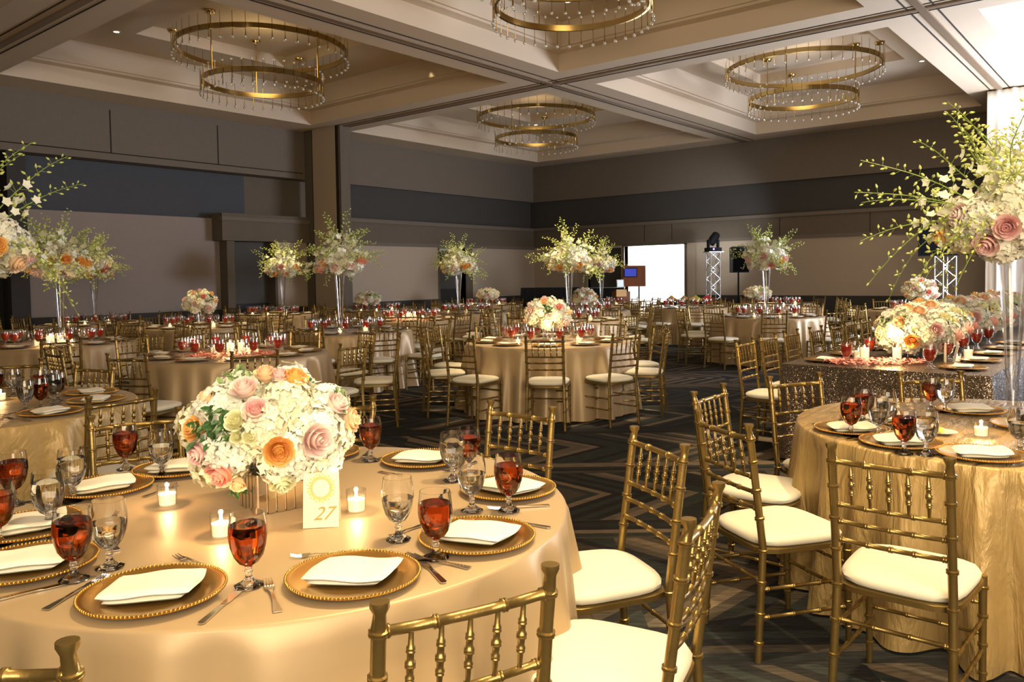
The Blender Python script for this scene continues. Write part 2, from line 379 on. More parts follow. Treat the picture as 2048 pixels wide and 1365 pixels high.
    # folded-partition pocket standing out from the wall
    seg('pillar', 'wbrown', 11.75, 12.02, 14.72, V0, 0, 5.0)
    seg('trim_10', 'wlight', 11.725, 11.75, 14.88, 15.72, 0, 5.0)
    seg('trim_11', 'slot', 11.735, 11.75, 14.80, 14.88, 0, 5.0)
    seg('trim_12', 'slot', 11.735, 11.75, 15.72, 15.76, 0, 5.0)
    # ---- ceiling with stepped coffers
    ub_ = [-3.0, 4.45, 11.9, U0+.2]; vb_ = [-3.6, 2.65, 8.8, V0+.15]
    hw = .57
    mb = MB(); tk = MB(); sl = MB(); tr = MB()
    def quadring(a, b, z0, z1, fl=False):
        (x0, x1, y0, y1), (X0, X1, Y0, Y1) = a, b
        vs = [(x0,y0,z0),(x1,y0,z0),(x1,y1,z0),(x0,y1,z0),(X0,Y0,z1),(X1,Y0,z1),(X1,Y1,z1),(X0,Y1,z1)]
        mb.add(vs, [(0,1,5,4),(1,2,6,5),(2,3,7,6),(3,0,4,7)])
    ins = lambda r, d: (r[0]+d, r[1]-d, r[2]+d, r[3]-d)
    for i in range(3):
        for j in range(3):
            cell = (ub_[i], ub_[i+1], vb_[j], vb_[j+1])
            x0 = ub_[i]+hw; x1 = ub_[i+1]-(hw if i < 2 else 1.05); y0 = vb_[j]+hw; y1 = vb_[j+1]-(hw if j < 2 else 1.0)
            op = (x0, x1, y0, y1)
            quadring(cell, op, 5, 5); quadring(op, op, 5, 5.30); quadring(op, ins(op, .16), 5.30, 5.32); quadring(ins(op, .16), ins(op, .16), 5.32, 5.36)
            quadring(ins(op, .16), ins(op, .20), 5.36, 5.36); quadring(ins(op, .20), ins(op, .26), 5.36, 5.74)
            cx, cy_ = (x0+x1)/2, (y0+y1)/2; inn = (cx-1.5, cx+1.5, cy_-1.5, cy_+1.5)
            quadring(ins(op, .26), inn, 5.74, 5.74); quadring(inn, inn, 5.74, 5.94)
            a = inn; mb.add([(a[0],a[2],5.94),(a[1],a[2],5.94),(a[1],a[3],5.94),(a[0],a[3],5.94)], [(0,1,2,3)])
            if i == 2: pass
    mb.box(-7, U0+.3, -7, vb_[0], 5, 5.05)
    mb.box(-7, ub_[0], -7, V0+.3, 5, 5.05)
    ce = struct('ceiling', mb, 'ceil')
    for u in (4.45, 11.9):
        tk.box(u-.05, u+.05, -7, V0, 4.975, 5.0)
        for d_ in (-.17, .155): sl.box(u+d_, u+d_+.016, -7, V0, 4.992, 5.0)
    for v in (2.65, 8.8):
        tk.box(-7, U0, v-.05, v+.05, 4.972, 5.0)
        for d_ in (-.17, .155): sl.box(-7, U0, v+d_, v+d_+.016, 4.991, 5.0)
    struct('trim_13', tk, 'track'); struct('trim_14', sl, 'slot')
shell()
_COF = lambda i, j: (((-3.0, 4.45, 11.9)[i]+.57+(4.45-.57, 11.9-.57, U0+.2-1.05)[i])/2, ((-3.6, 2.65, 8.8)[j]+.57+(2.65-.57, 8.8-.57, V0+.15-1.0)[j])/2)
# ------------------------------------------------------------------ chandeliers
def chandelier(u, v, z1, z2, label, r1=1.44, r2=1.0):
    t = thing('crystal_chandelier', label, 'chandelier', (u, v, 5.94), 0, None)
    def ring(r): 
        mb = MB(); mb.lathe([(r-.018, -.04), (r+.018, -.04), (r+.018, .04), (r-.018, .04)], 96, closed=True); return mb.mesh('ring', 'brass', True, 40)
    rod = MB(); rod.tube([(0, 0, -.17), (0, 0, -.10), (0, 0, .22)], [.009, .005, .004], 6); rod.mi = 1; rod.ball((0, 0, -.195), .024, 8, 6)
    rodm = rod.mesh('rod', ['brass', 'crystal'])
    rod2 = MB(); rod2.tube([(0, 0, -.22), (0, 0, -.14), (0, 0, .14)], [.009, .005, .004], 6); rod2.mi = 1; rod2.ball((0, 0, -.245), .024, 8, 6); rod2.ball((0, 0, .16), .018, 8, 6)
    rodm2 = rod2.mesh('rod', ['brass', 'crystal'])
    off = {0: (0, 0)}
    for nm, r, z, n, me in (('upper_ring', r1, z1, 46, rodm), ('lower_ring', r2, z2, 38, rodm2)):
        R = link(nm, ring(r), t, (0, 0, z-5.94))
        for k in range(n):
            a = 2*pi*k/n; link('crystal_rod', me, t, ((r+.03)*cos(a), (r+.03)*sin(a), z-5.94))
    for k, (r, z) in enumerate([(r1, z1)]*3+[(r2, z2)]*3):
        a = 2*pi*k/3+.5+(0.6 if k > 2 else 0)
        link('suspension_rod', MB().tube([(r*cos(a), r*sin(a), z-5.94), (r*cos(a), r*sin(a), -.03 if r < 1.3 else -.2)], .011, 6).mesh('suspension_rod', 'brass'), t)
        link('canopy', MB().lathe([(.0, -.05), (.07, -.05), (.09, -.02), (.09, .0)], 16).mesh('canopy', 'brass'), t, (r*cos(a), r*sin(a), 0 if r < 1.3 else -.2))
    return t
CH = [((8.2, 12.35), 5.50, 4.93, 'two-tier brass ring chandelier above the entrance-side wall, left of the beam crossing'),
      ((16.0, 12.35), 5.45, 4.92, 'two-tier brass ring chandelier in the farthest coffer above the room corner'),
      ((16.0, 5.7), 5.50, 4.92, 'two-tier brass ring chandelier above the stage side, near the white drape'),
      ((8.63, 6.04), 5.55, 4.99, 'two-tier brass ring chandelier cut off by the top of the photo')]
for (u, v), z1, z2, lab in CH: chandelier(u, v, z1, z2, lab)
# ------------------------------------------------------------------ chair
def bam(p0, p1, r, nodes, n=8, mid=None, ring=1.32, samples=None, taper=None):
    """bamboo turned pole: path p0->(mid pts)->p1 with double rings at the fractions in nodes"""
    pts = [Vector(p0)] + [Vector(m) for m in (mid or [])] + [Vector(p1)]
    seg = [(pts[i+1]-pts[i]).length for i in range(len(pts)-1)]; Lt = sum(seg)
    def P(t):
        d = t*Lt
        for i, s in enumerate(seg):
            if d <= s or i == len(seg)-1: return pts[i]+(pts[i+1]-pts[i])*(d/s if s else 0)
            d -= s
    ts = {0: 1, 1: 1}
    acc = 0
    for s in seg[:-1]: acc += s; ts[acc/Lt] = 1
    w = .0035/Lt
    for nd in nodes:
        for k, f in ((-2.2, 1), (-1.4, ring), (-.6, ring), (0, 1.04), (.6, ring), (1.4, ring), (2.2, 1)): ts[nd+k*w] = f
    keys = sorted(t for t in ts if -1e-6 <= t <= 1+1e-6)
    tp = taper or (lambda t: 1)
    return [P(t) for t in keys], [r*ts[t]*tp(t) for t in keys]
def chair_parts(n=10, simple=False):
    """faces +Y, origin on the floor under the seat centre; back posts end at (+-.178,-.265,.905)"""
    parts = []
    hx = .178
    rail_z = (.865, .715, .655, .590)
    def backy(z): return -.20-(max(0, z-.45)/.45)*.065
    rn = [] if simple else None
    def T(name, pts, rad, mat='gold', k=n): parts.append((name, MB().tube(pts, rad, k).mesh(name, mat)))
    for sx in (-1, 1):
        pts, rad = bam((sx*(hx+.01), -.235, 0), (sx*hx, backy(.925)-.0, .925), .0145, [.08, .2, .33, .46, .6, .72, .84, .935] if not simple else [.33, .66, .93], mid=[(sx*hx, -.205, .44)])
        parts.append(('leg', MB().tube(pts[:-1]+[pts[-1]-Vector((0, 0, .022)), pts[-1]-Vector((0, 0, .010)), pts[-1]], rad[:-1]+[.012, .0185, .0185], n).mesh('leg', 'gold')))
    for sx in (-1, 1):
        pts, rad = bam((sx*.190, .19, 0), (sx*.190, .18, .43), .0145, [.18, .42, .66, .9] if not simple else [.5], taper=lambda t: .8+.2*t)
        parts.append(('leg', MB().tube(pts, rad, n).mesh('leg', 'gold')))
    # curved rails between the posts
    def rail(name, z, r, nodes, dy=.0):
        y = backy(z); cv = .012
        mid = [(hx*(t*2-1), y-cv*(1-(2*t-1)**2)+dy, z+.0) for t in (.2, .4, .6, .8)]
        pts, rad = bam((-hx, y+dy, z), (hx, y+dy, z), r, nodes if not simple else [], mid=mid)
        parts.append((name, MB().tube(pts, rad, n-2).mesh(name, 'gold')))
    rail('top_rail', rail_z[0], .0105, [.3, .7, .96, .04])
    for z in rail_z[1:]: rail('back_rail', z, .0085, [.06, .3, .5, .7, .94])
    for k in range(5):
        x = hx*(-.66+.33*k); t = (x/hx+1)/2; cv = .012*(1-(2*t-1)**2)
        pts, rad = bam((x, backy(.715)-cv, .715), (x, backy(.865)-cv, .865), .0065, [.3, .5, .7] if not simple else [.5], ring=1.4, taper=lambda t: .72+.5*(1-abs(2*t-1)))
        parts.append(('spindle', MB().tube(pts, rad, max(5, n-4)).mesh('spindle', 'gold')))
    nd = [.06, .35, .65, .94] if not simple else []
    for z in (.17, .28):
        for sx in (-1, 1):
            pts, rad = bam((sx*.186, -.215, z), (sx*.190, .187, z-.01), .0075, nd); parts.append(('stretcher', MB().tube(pts, rad, max(5, n-3)).mesh('stretcher', 'gold')))
    for z, y in ((.31, -.213), (.22, .186), (.33, .184)):
        pts, rad = bam((-.184, y, z), (.184, y, z), .0075, nd); parts.append(('stretcher', MB().tube(pts, rad, max(5, n-3)).mesh('stretcher', 'gold')))
    # seat frame and cushion: rounded trapezoids
    def outline(k, grow, pw=5.0):
        out = []
        for i in range(k):
            a = 2*pi*i/k; c, s = cos(a), sin(a)
            q = (abs(c)**pw+abs(s)**pw)**(-1/pw)
            y = s*q*(.205+grow); wd = .188+.018*((s*q+1)/2)
            out.append((c*q*(wd+grow), y-.008))
        return out
    def slab(rings, k, m, name):
        mb = MB(); vs = []; fs = []
        for g, z in rings:
            vs += [(x, y, z) for x, y in outline(k, g, 4.0 if name != 'seat_frame' else 6.0)]
        for i in range(len(rings)-1):
            for j in range(k): fs.append((i*k+j, i*k+(j+1) % k, (i+1)*k+(j+1) % k, (i+1)*k+j))
        fs.append(tuple(range(k))[::-1]); fs.append(tuple((len(rings)-1)*k+j for j in range(k)))
        mb.add(vs, fs); return (name, mb.mesh(name, m))
    k = 16 if simple else 32
    parts.append(slab([(-.006, .408), (.002, .412), (.002, .430), (-.006, .434)], k, 'gold', 'seat_frame'))
    parts.append(slab([(-.012, .434), (.000, .442), (.004, .456), (-.004, .470), (-.025, .478), (-.07, .483), (-.13, .486)], k, 'cream', 'seat_cushion'))
    return parts
def join_parts(parts, names, out, mats):
    v = []; f = []; mi = []
    for p in parts:
        if p[0] in names:
            me = p[1]; o = len(v); v += [tuple(x.co) for x in me.vertices]; f += [tuple(i+o for i in q.vertices) for q in me.polygons]
    mb = MB(); mb.v = v; mb.f = f; mb.m = [0]*len(f); return mb.mesh(out, mats)
CHAIR = chair_parts(12)
CHAIR_MID = chair_parts(7)
_s = chair_parts(6, True)
CHAIR_FAR = [('frame', join_parts(_s, {n for n, *_ in _s if n != 'seat_cushion'}, 'frame', 'gold')), ('seat_cushion', [p[1] for p in _s if p[0] == 'seat_cushion'][0])]
# ------------------------------------------------------------------ tableware
def goblet(n, thin=False):
    o = [(.034, 0), (.0345, .003), (.028, .006), (.014, .014), (.0085, .022), (.0075, .032), (.0105, .037), (.0075, .042), (.0095, .050), (0.0232, .058), (0.0348, .075), (0.0423, .098), (0.0458, .122), (0.0447, .145), (0.0418, .165), (0.0400, .178)]
    if thin:
        return MB().lathe(o[:2]+[o[3], o[4], o[6], o[8], o[9]]+o[10:], n).mesh('glass', 'thin') if False else _open(o, n)
    inner = [(0.0386, .178), (0.0400, .165), (0.0429, .145), (0.0441, .122), (0.0404, .098), (0.0325, .075), (0.0197, .061), (.0, .056)]
    return MB().lathe([(0.0, 0.0005)]+o+inner, n, facet=.09).mesh('glass', 'glass')
def _open(o, n):
    mb = MB(); vs = []; fs = []
    for r, z in o: vs += [(r*cos(2*pi*k/n), r*sin(2*pi*k/n), z) for k in range(n)]
    for i in range(len(o)-1):
        for k in range(n): fs.append((i*n+k, i*n+(k+1) % n, (i+1)*n+(k+1) % n, (i+1)*n+k))
    return mb.add(vs, fs).mesh('glass', 'thin')
def fill(level, n, m, name, d=.0):
    prof = [(0, .0555)] + [(r+d, z) for r, z in [(0.0201, .061), (0.0328, .075), (0.0407, .098), (0.0444, .122), (0.0433, .145), (0.0404, .162)] if z < level]
    # radius at level
    tbl = [(0.0201, .061), (0.0328, .075), (0.0407, .098), (0.0444, .122), (0.0433, .145), (0.0404, .165)]
    for (r0, z0), (r1, z1) in zip(tbl, tbl[1:]):
        if z0 <= level <= z1: rl = r0+(r1-r0)*(level-z0)/(z1-z0)
    return MB().lathe(prof+[(rl+d, level), (0, level)], n).mesh(name, m)
G_NEAR = goblet(32); G_FAR = goblet(12, True); G_MID = goblet(18, True)
ICE = MB(); 
for i in range(5):
    T = Matrix.Translation((random.uniform(-.014, .014), random.uniform(-.014, .014), .125+.006*i)) @ Euler((i, 2*i, i)).to_matrix().to_4x4(); ICE.box(-.010, .010, -.010, .010, -.009, .009, T)
ICEM = ICE.mesh('ice', 'ice', False)
TEA_N = [('glass', G_NEAR), ('tea', fill(.150, 32, 'tea', 'tea'), [('ice', ICEM)])]
TEA_N2 = [('glass', G_NEAR), ('tea', fill(.146, 32, 'tea', 'tea'))]
WAT_N = [('glass', G_NEAR), ('water', fill(.148, 32, 'water', 'water'))]
WAT_E = [('glass', G_NEAR), ('water', fill(.120, 32, 'water', 'water'))]
TEA_M = [('glass', G_MID), ('tea', fill(.148, 18, 'teafar', 'tea', -.001))]
TEA_F = [('glass', G_FAR), ('tea', fill(.146, 10, 'teafar', 'tea', -.001))]
def plate(n, beads):
    mb = MB(); mb.lathe([(0, .001), (.085, .001), (.10, .003), (.150, .013), (.163, .014), (.165, .017), (.160, .019), (.148, .017), (.105, .009), (.098, .0065), (0, .0065)], n)
    if beads:
        for k in range(beads): a = 2*pi*k/beads; mb.ball((.1615*cos(a), .1615*sin(a), .0185), .0036, 6, 4)
    return mb.mesh('charger_plate', 'charger', True, 60)
PL_N = plate(72, 110); PL_M = plate(36, 0); PL_F = plate(20, 0)
def napkin(seed, n=16):
    rnd = random.Random(seed); mb = MB()
    def leaf(c, z0, th, rot, skew):
        vs = []; fs = []; g = n
        for side in (0, 1):
            for i in range(g+1):
                for j in range(g+1):
                    s, t = i/g*2-1, j/g*2-1
                    x = s*c[0]*(1-.07*t*t)+t*skew; y = t*c[1]*(1-.09*s*s)+s*skew*.25
                    e = min(1, (1-max(abs(s), abs(t)))*4); rr = sqrt(max(0, 1-(1-e)**2))
                    wob = (.0022*sin(4*s+seed)+.0018*cos(3*t+2*seed)+.003*max(0, s*t)**2)*(1 if z0 else .2)
                    z = z0+th*.5+(th*.5*rr if side else -th*.5*rr)+wob
                    X = x*cos(rot)-y*sin(rot); Y = x*sin(rot)+y*cos(rot); vs.append((X, Y, z))
        b = (g+1)**2
        for side in (0, 1):
            for i in range(g):
                for j in range(g):
                    q = (side*b+i*(g+1)+j, side*b+(i+1)*(g+1)+j, side*b+(i+1)*(g+1)+j+1, side*b+i*(g+1)+j+1); fs.append(q if side else q[::-1])
        mb.add(vs, fs)
    leaf((.082, .062), 0, .012, .05+rnd.uniform(-.05, .05), .010)
    leaf((.096, .070), .0105, .015, rnd.uniform(-.05, .05), .008)
    return mb.mesh('folded_napkin', 'linen', True, 80)
NAP = [napkin(s) for s in (1, 2, 3)]; NAPF = napkin(4, 4)
def knife():
    mb = MB()
    prof = [(-.115, .0045, .003), (-.11, .0085, .0035), (-.02, .0055, .0035), (-.005, .006, .003), (.0, .0085, .0016), (.06, .0095, .0014), (.10, .0075, .0012), (.118, .001, .001)]
    vs = []; fs = []
    for y, w, h in prof: vs += [(-w, y, .001), (w*.9, y, .001), (w*.9, y, .001+h), (-w, y, .001+h)]
    for i in range(len(prof)-1):
        for k in range(4): fs.append((i*4+k, i*4+(k+1) % 4, (i+1)*4+(k+1) % 4, (i+1)*4+k))
    fs += [(3, 2, 1, 0), tuple(len(prof)*4-4+k for k in range(4))]
    return mb.add(vs, fs).mesh('dinner_knife', 'steel', True, 35)
def fork(tines=4, bowl=False, L=.2):
    mb = MB()
    prof = [(-.5, .0095, .001, .0022), (-.46, .010, .001, .0024), (-.2, .0045, .003, .0026), (.05, .003, .006, .0026), (.16, .006, .005, .002), (.22, .012, .0035, .0018), (.30, .0125, .003, .0016)]
    if bowl: prof += [(.36, .0175, .001, .0014), (.43, .0165, .001, .0014), (.49, .008, .003, .0014), (.5, .002, .004, .0014)]; prof[-5] = (.30, .015, .0015, .0014)
    vs = []; fs = []
    for y, w, z, h in prof: vs += [(-w, y*L, z), (w, y*L, z), (w, y*L, z+h), (-w, y*L, z+h)]
    for i in range(len(prof)-1):
        for k in range(4): fs.append((i*4+k, i*4+(k+1) % 4, (i+1)*4+(k+1) % 4, (i+1)*4+k))
    fs += [(3, 2, 1, 0), tuple(len(prof)*4-4+k for k in range(4))]
    mb.add(vs, fs)
    if not bowl:
        for k in range(tines):
            x = -.0125+.025*(k+.5)/tines; w = .0021
            mb.tube([(x, .295*L, .004), (x, .38*L, .0045), (x, .5*L, .009)], [w, w, .0012], 5)
    return mb.mesh('dinner_fork' if not bowl else 'spoon', 'steel', True, 40)
KN, FK, SP, FKS = knife(), fork(), fork(bowl=True, L=.17), fork(3, L=.14)
FLM = MB().lathe([(0, .0), (.0055, .006), (.0065, .012), (.004, .022), (0, .034)], 10).mesh('flame', 'flame')
def votive(r, h, w):
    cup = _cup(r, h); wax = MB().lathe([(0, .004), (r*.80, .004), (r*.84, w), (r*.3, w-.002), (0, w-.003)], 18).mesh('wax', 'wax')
    return [('cup', cup), ('wax', wax, [('flame', FLMZ(w))])]
def FLMZ(w): return MB().lathe([(0, w), (.0038, w+.005), (.0046, w+.010), (.003, w+.018), (0, w+.028)], 10).mesh('flame', 'flame')
def _cup(r, h):
    o = [(0, .001), (r*.86, .001), (r*.9, .006), (r, h), (r*.95, h), (r*.88, .008), (0, .007)]
    return MB().lathe(o, 24).mesh('cup', 'thin')
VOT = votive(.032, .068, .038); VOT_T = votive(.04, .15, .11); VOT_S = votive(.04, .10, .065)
# ------------------------------------------------------------------ flowers
def hydrangea(seed, R=.078, nf=150):
    rnd = random.Random(seed); mb = MB()
    mb.mi = 0; mb.ball((0, 0, 0), R*.86, 12, 8)
    for i in range(nf):
        z = 1-2*(i+.5)/nf
        if z < -.75: continue
        a = i*2.399963+rnd.uniform(-.2, .2); r = sqrt(max(0, 1-z*z)); d = Vector((r*cos(a), r*sin(a), z))
        Rr = R*rnd.uniform(.86, 1.12); c = d*Rr
        t1 = d.orthogonal().normalized(); t2 = d.cross(t1); ph = rnd.uniform(0, pi); s = R*rnd.uniform(.17, .25)*(1 if nf > 60 else 1.6)
        tilt = Vector((rnd.uniform(-.5, .5), rnd.uniform(-.5, .5), rnd.uniform(-.5, .5)))
        dn = (d+tilt*.55).normalized(); t1 = dn.orthogonal().normalized(); t2 = dn.cross(t1)
        for k in range(4):
            b = ph+k*pi/2; e = t1*cos(b)+t2*sin(b); g = t1*-sin(b)+t2*cos(b)
            vs = [c, c+e*s*.55+g*s*.5+dn*s*.15, c+e*s*1.15+g*s*.12+dn*s*.22, c+e*s*1.15-g*s*.12+dn*s*.22, c+e*s*.55-g*s*.5+dn*s*.15]
            mb.add(vs, [(0, 1, 2, 3, 4)])
    return mb
HYD = [hydrangea(s).mesh('hydrangea', 'white_fl', False) for s in (1, 2)] + [hydrangea(3).mesh('hydrangea', 'white_fl2', False)]
HYDF = [hydrangea(s, nf=44).mesh('hydrangea', c, False) for s, c in ((4, 'white_fl'), (5, 'white_fl2'))]
def rose(col, seed=0, detail=4, R=.045):
    rnd = random.Random(seed); mb = MB()
    layers = [(3, .10, 1.0, .5), (4, .30, .98, .42), (5, .52, .9, .48), (5, .76, .74, .5), (6, 1.0, .5, .5)] if detail > 3 else [(3, .25, 1, .5), (4, .6, .85, .5), (5, 1.0, .5, .6)]
    for li, (n, rr, top, _) in enumerate(layers):
        for k in range(n):
            a0 = 2*pi*k/n+li*.7+rnd.uniform(-.1, .1); wd = 2*pi/n*.72; vs = []; g = detail
            for i in range(g+1):
                for j in range(g+1):
                    s = j/g*2-1; t = i/g
                    a = a0+s*wd*(.55+.45*sin(pi*min(1, t*.75+.1)))
                    rad = R*rr*(.35+.65*sin(min(1, t*1.1)*pi/2))*(1-.10*s*s)
                    if t > .7: rad *= 1+.10*(t-.7)/.3*(li/4)
                    z = R*(-.55+(top+.55)*t*(1-.12*s*s)) - (R*.12*(li/4)*max(0, t-.75)*4)
                    vs.append((rad*cos(a), rad*sin(a), z))
            fs = [(i*(g+1)+j, i*(g+1)+j+1, (i+1)*(g+1)+j+1, (i+1)*(g+1)+j) for i in range(g) for j in range(g)]
            mb.add(vs, fs)
    mb.lathe([(0, -R*.6), (R*.5, -R*.5), (R*.35, R*.35), (0, R*.6)], 8)
    return mb.mesh('rose', col, True, 0)
ROSE = {c: rose(c, i) for i, c in enumerate(('pink', 'coral', 'peach', 'orange', 'blush', 'yell'))}
ROSEF = {c: rose(c, i, 2) for i, c in enumerate(('pink', 'coral', 'peach', 'orange', 'blush', 'yell'))}
def leaves(m, seed, n=14, L=.05, spread=.05):
    rnd = random.Random(seed); mb = MB()
    for i in range(n):
        base = Vector((rnd.uniform(-spread, spread), rnd.uniform(-spread, spread), rnd.uniform(-.01, .03)))
        d = Vector((rnd.uniform(-1, 1), rnd.uniform(-1, 1), rnd.uniform(.1, 1))).normalized(); w = d.cross(Vector((0, 0, 1))).normalized()*L*.26; up = w.cross(d).normalized()
        l = L*rnd.uniform(.7, 1.2)
        vs = [base, base+d*l*.35+w+up*.004, base+d*l*.7+w*.8+up*.004, base+d*l-up*.006, base+d*l*.7-w*.8+up*.004, base+d*l*.35-w+up*.004, base+d*l*.5-up*.003]
        mb.add(vs, [(0, 1, 6), (1, 2, 6), (2, 3, 6), (3, 4, 6), (4, 5, 6), (5, 0, 6)])
    return mb.mesh('leaf_sprig', m, False)
LEAF = leaves('leaf', 1); LEAFV = leaves('leafv', 2)
def spray(seed, L=.6, droop=.35, nb=22, n=5, blooms=6, bs=1.0):
    """orchid spray growing along +Z and arching to +X"""
    rnd = random.Random(seed); mb = MB(); pts = []
    for i in range(13):
        t = i/12; pts.append(Vector((droop*L*t**2.1, .03*sin(6*t+seed), L*t*(1-.28*droop*t))))
    mb.tube(pts, [.0045-.003*i/12 for i in range(13)], n)
    def P(t): i = min(11, int(t*12)); return pts[i].lerp(pts[i+1], t*12-i)
    for k in range(nb):
        t = .28+.72*k/nb; a = k*2.4+rnd.uniform(-.4, .4); p = P(t); d = Vector((cos(a), sin(a), .5)).normalized(); ln = .045*(1.15-t)+.012
        mb.mi = 0; mb.tube([p, p+d*ln], [.0016, .0012], 3)
        mb.mi = 1; r = .0088*bs*(1.25-t*.6); q = p+d*ln; e = (d+Vector((0, 0, rnd.uniform(-.6, .6)))).normalized()
        mb.tube([q, q+e*r*.9, q+e*r*2.2, q+e*r*3.6], [r*.35, r*.95, r*.8, r*.12], 6)
    for k in range(blooms):
        t = .12+.42*k/blooms; a = k*2.2+rnd.uniform(-.4, .4); p = P(t); d = Vector((cos(a), sin(a), .35)).normalized(); q = p+d*.045
        mb.mi = 0; mb.tube([p, q], .0018, 3); mb.mi = 2
        t1 = d.orthogonal().normalized(); t2 = d.cross(t1)
        for j in range(5):
            b = 2*pi*j/5; e = t1*cos(b)+t2*sin(b); g = t1*-sin(b)+t2*cos(b); s = .033*bs
            mb.add([q, q+e*s*.5+g*s*.42+d*.004, q+e*s+d*.009, q+e*s*.5-g*s*.42+d*.004], [(0, 1, 2, 3)])
    return mb.mesh('orchid_spray', ['stem', 'bud', 'orchid'], True, 60)
SPR = [spray(1), spray(2, .7, .25), spray(3, .5, .6), spray(4, .62, .9), spray(5, .75, .12)]
SPRF = [spray(11, .52, .30, 20, 4, 7, 1.35), spray(12, .6, .12, 20, 4, 7, 1.35), spray(13, .5, .6, 20, 4, 7, 1.35)]
def look(d):                              # rotation taking +Z to d
    return Vector(d).normalized().to_track_quat('Z', 'Y').to_euler()
def trumpet(n=28, h=.80):
    o = [(.0, .002), (.075, .002), (.076, .008), (.034, .014), (.024, .03), (.033, h*.25), (.044, h*.5), (.057, h*.75), (.070, h*.97), (.072, h)]
    inner = [(.068, h), (.066, h*.96), (.053, h*.75), (.040, h*.5), (.029, h*.25), (.0, .06)]
    return MB().lathe(o+inner, n).mesh('trumpet_vase', 'vaseg')
TRUMP = trumpet()
# ---- tall arrangement
def tall_piece(loc, label, seed, near=False, group='tall flower centrepieces', h=.80, extra=()):
    rnd = random.Random(seed)
    t = thing('tall_flower_centerpiece', label, 'flower arrangement', loc, rnd.uniform(0, 6), group)
    link('trumpet_vase', TRUMP, t)
    c = Vector((0, 0, h+.17)); H_ = HYD if near else HYDF; R_ = ROSE if near else ROSEF
    nh = 17
    for i in range(nh):
        z = 1-1.75*(i+.5)/nh; a = i*2.4; r = sqrt(max(0, 1-z*z)); d = Vector((r*cos(a), r*sin(a), z))
        link('hydrangea', rnd.choice(H_), t, c+Vector((d.x*.245, d.y*.245, d.z*.14)), rot=look(d), sc=1.25)
    for i in range(12):
        z = -.6+.8*rnd.random(); a = i*2*pi/12+rnd.uniform(-.2, .2); r = sqrt(max(0, 1-z*z)); d = Vector((r*cos(a), r*sin(a), z))
        link('rose', R_[rnd.choice(['pink', 'peach', 'blush', 'orange', 'coral', 'pink', 'orange'] if not near else ['pink', 'peach', 'blush', 'orange', 'pink'])], t, c+Vector((d.x*.325, d.y*.325, d.z*.22)), rot=look(d), sc=1.35 if near else 1.5)
    S_ = SPR if near else SPRF
    n = 25 if near else 27
    for i in range(n):
        a = i*2.4+rnd.uniform(-.3, .3); el = [1.35, .95, .55, .25, -.25][i % 5] + rnd.uniform(-.15, .15)
        d = Vector((cos(a)*cos(el), sin(a)*cos(el), sin(el)))
        q = d.to_track_quat('Z', 'Y').to_matrix().to_4x4()
        # arch each spray downward: local +X should point down
        zax = d; down = Vector((0, 0, -1)); xax = (down-zax*down.dot(zax)); xax = xax.normalized() if xax.length > .01 else Vector((1, 0, 0)); yax = zax.cross(xax)
        R3 = Matrix((xax, yax, zax)).transposed()
        link('orchid_spray', S_[i % len(S_)], t, c+Vector((d.x*.16, d.y*.16, d.z*.10)), rot=R3.to_euler(), sc=rnd.uniform(.85, 1.12)*(1.0 if el > 1 else .92))
    iv = Matrix.Rotation(-t.rotation_euler.z, 3, 'Z')
    for i, (dv, k_, sv) in enumerate(extra):
        zax = (iv @ W(*dv)).normalized(); down = Vector((0, 0, -1)); xax = (down-zax*down.dot(zax)).normalized(); yax = zax.cross(xax)
        link('orchid_spray', SPR[k_], t, c+zax*.14, rot=Matrix((xax, yax, zax)).transposed().to_euler(), sc=sv)
    return t
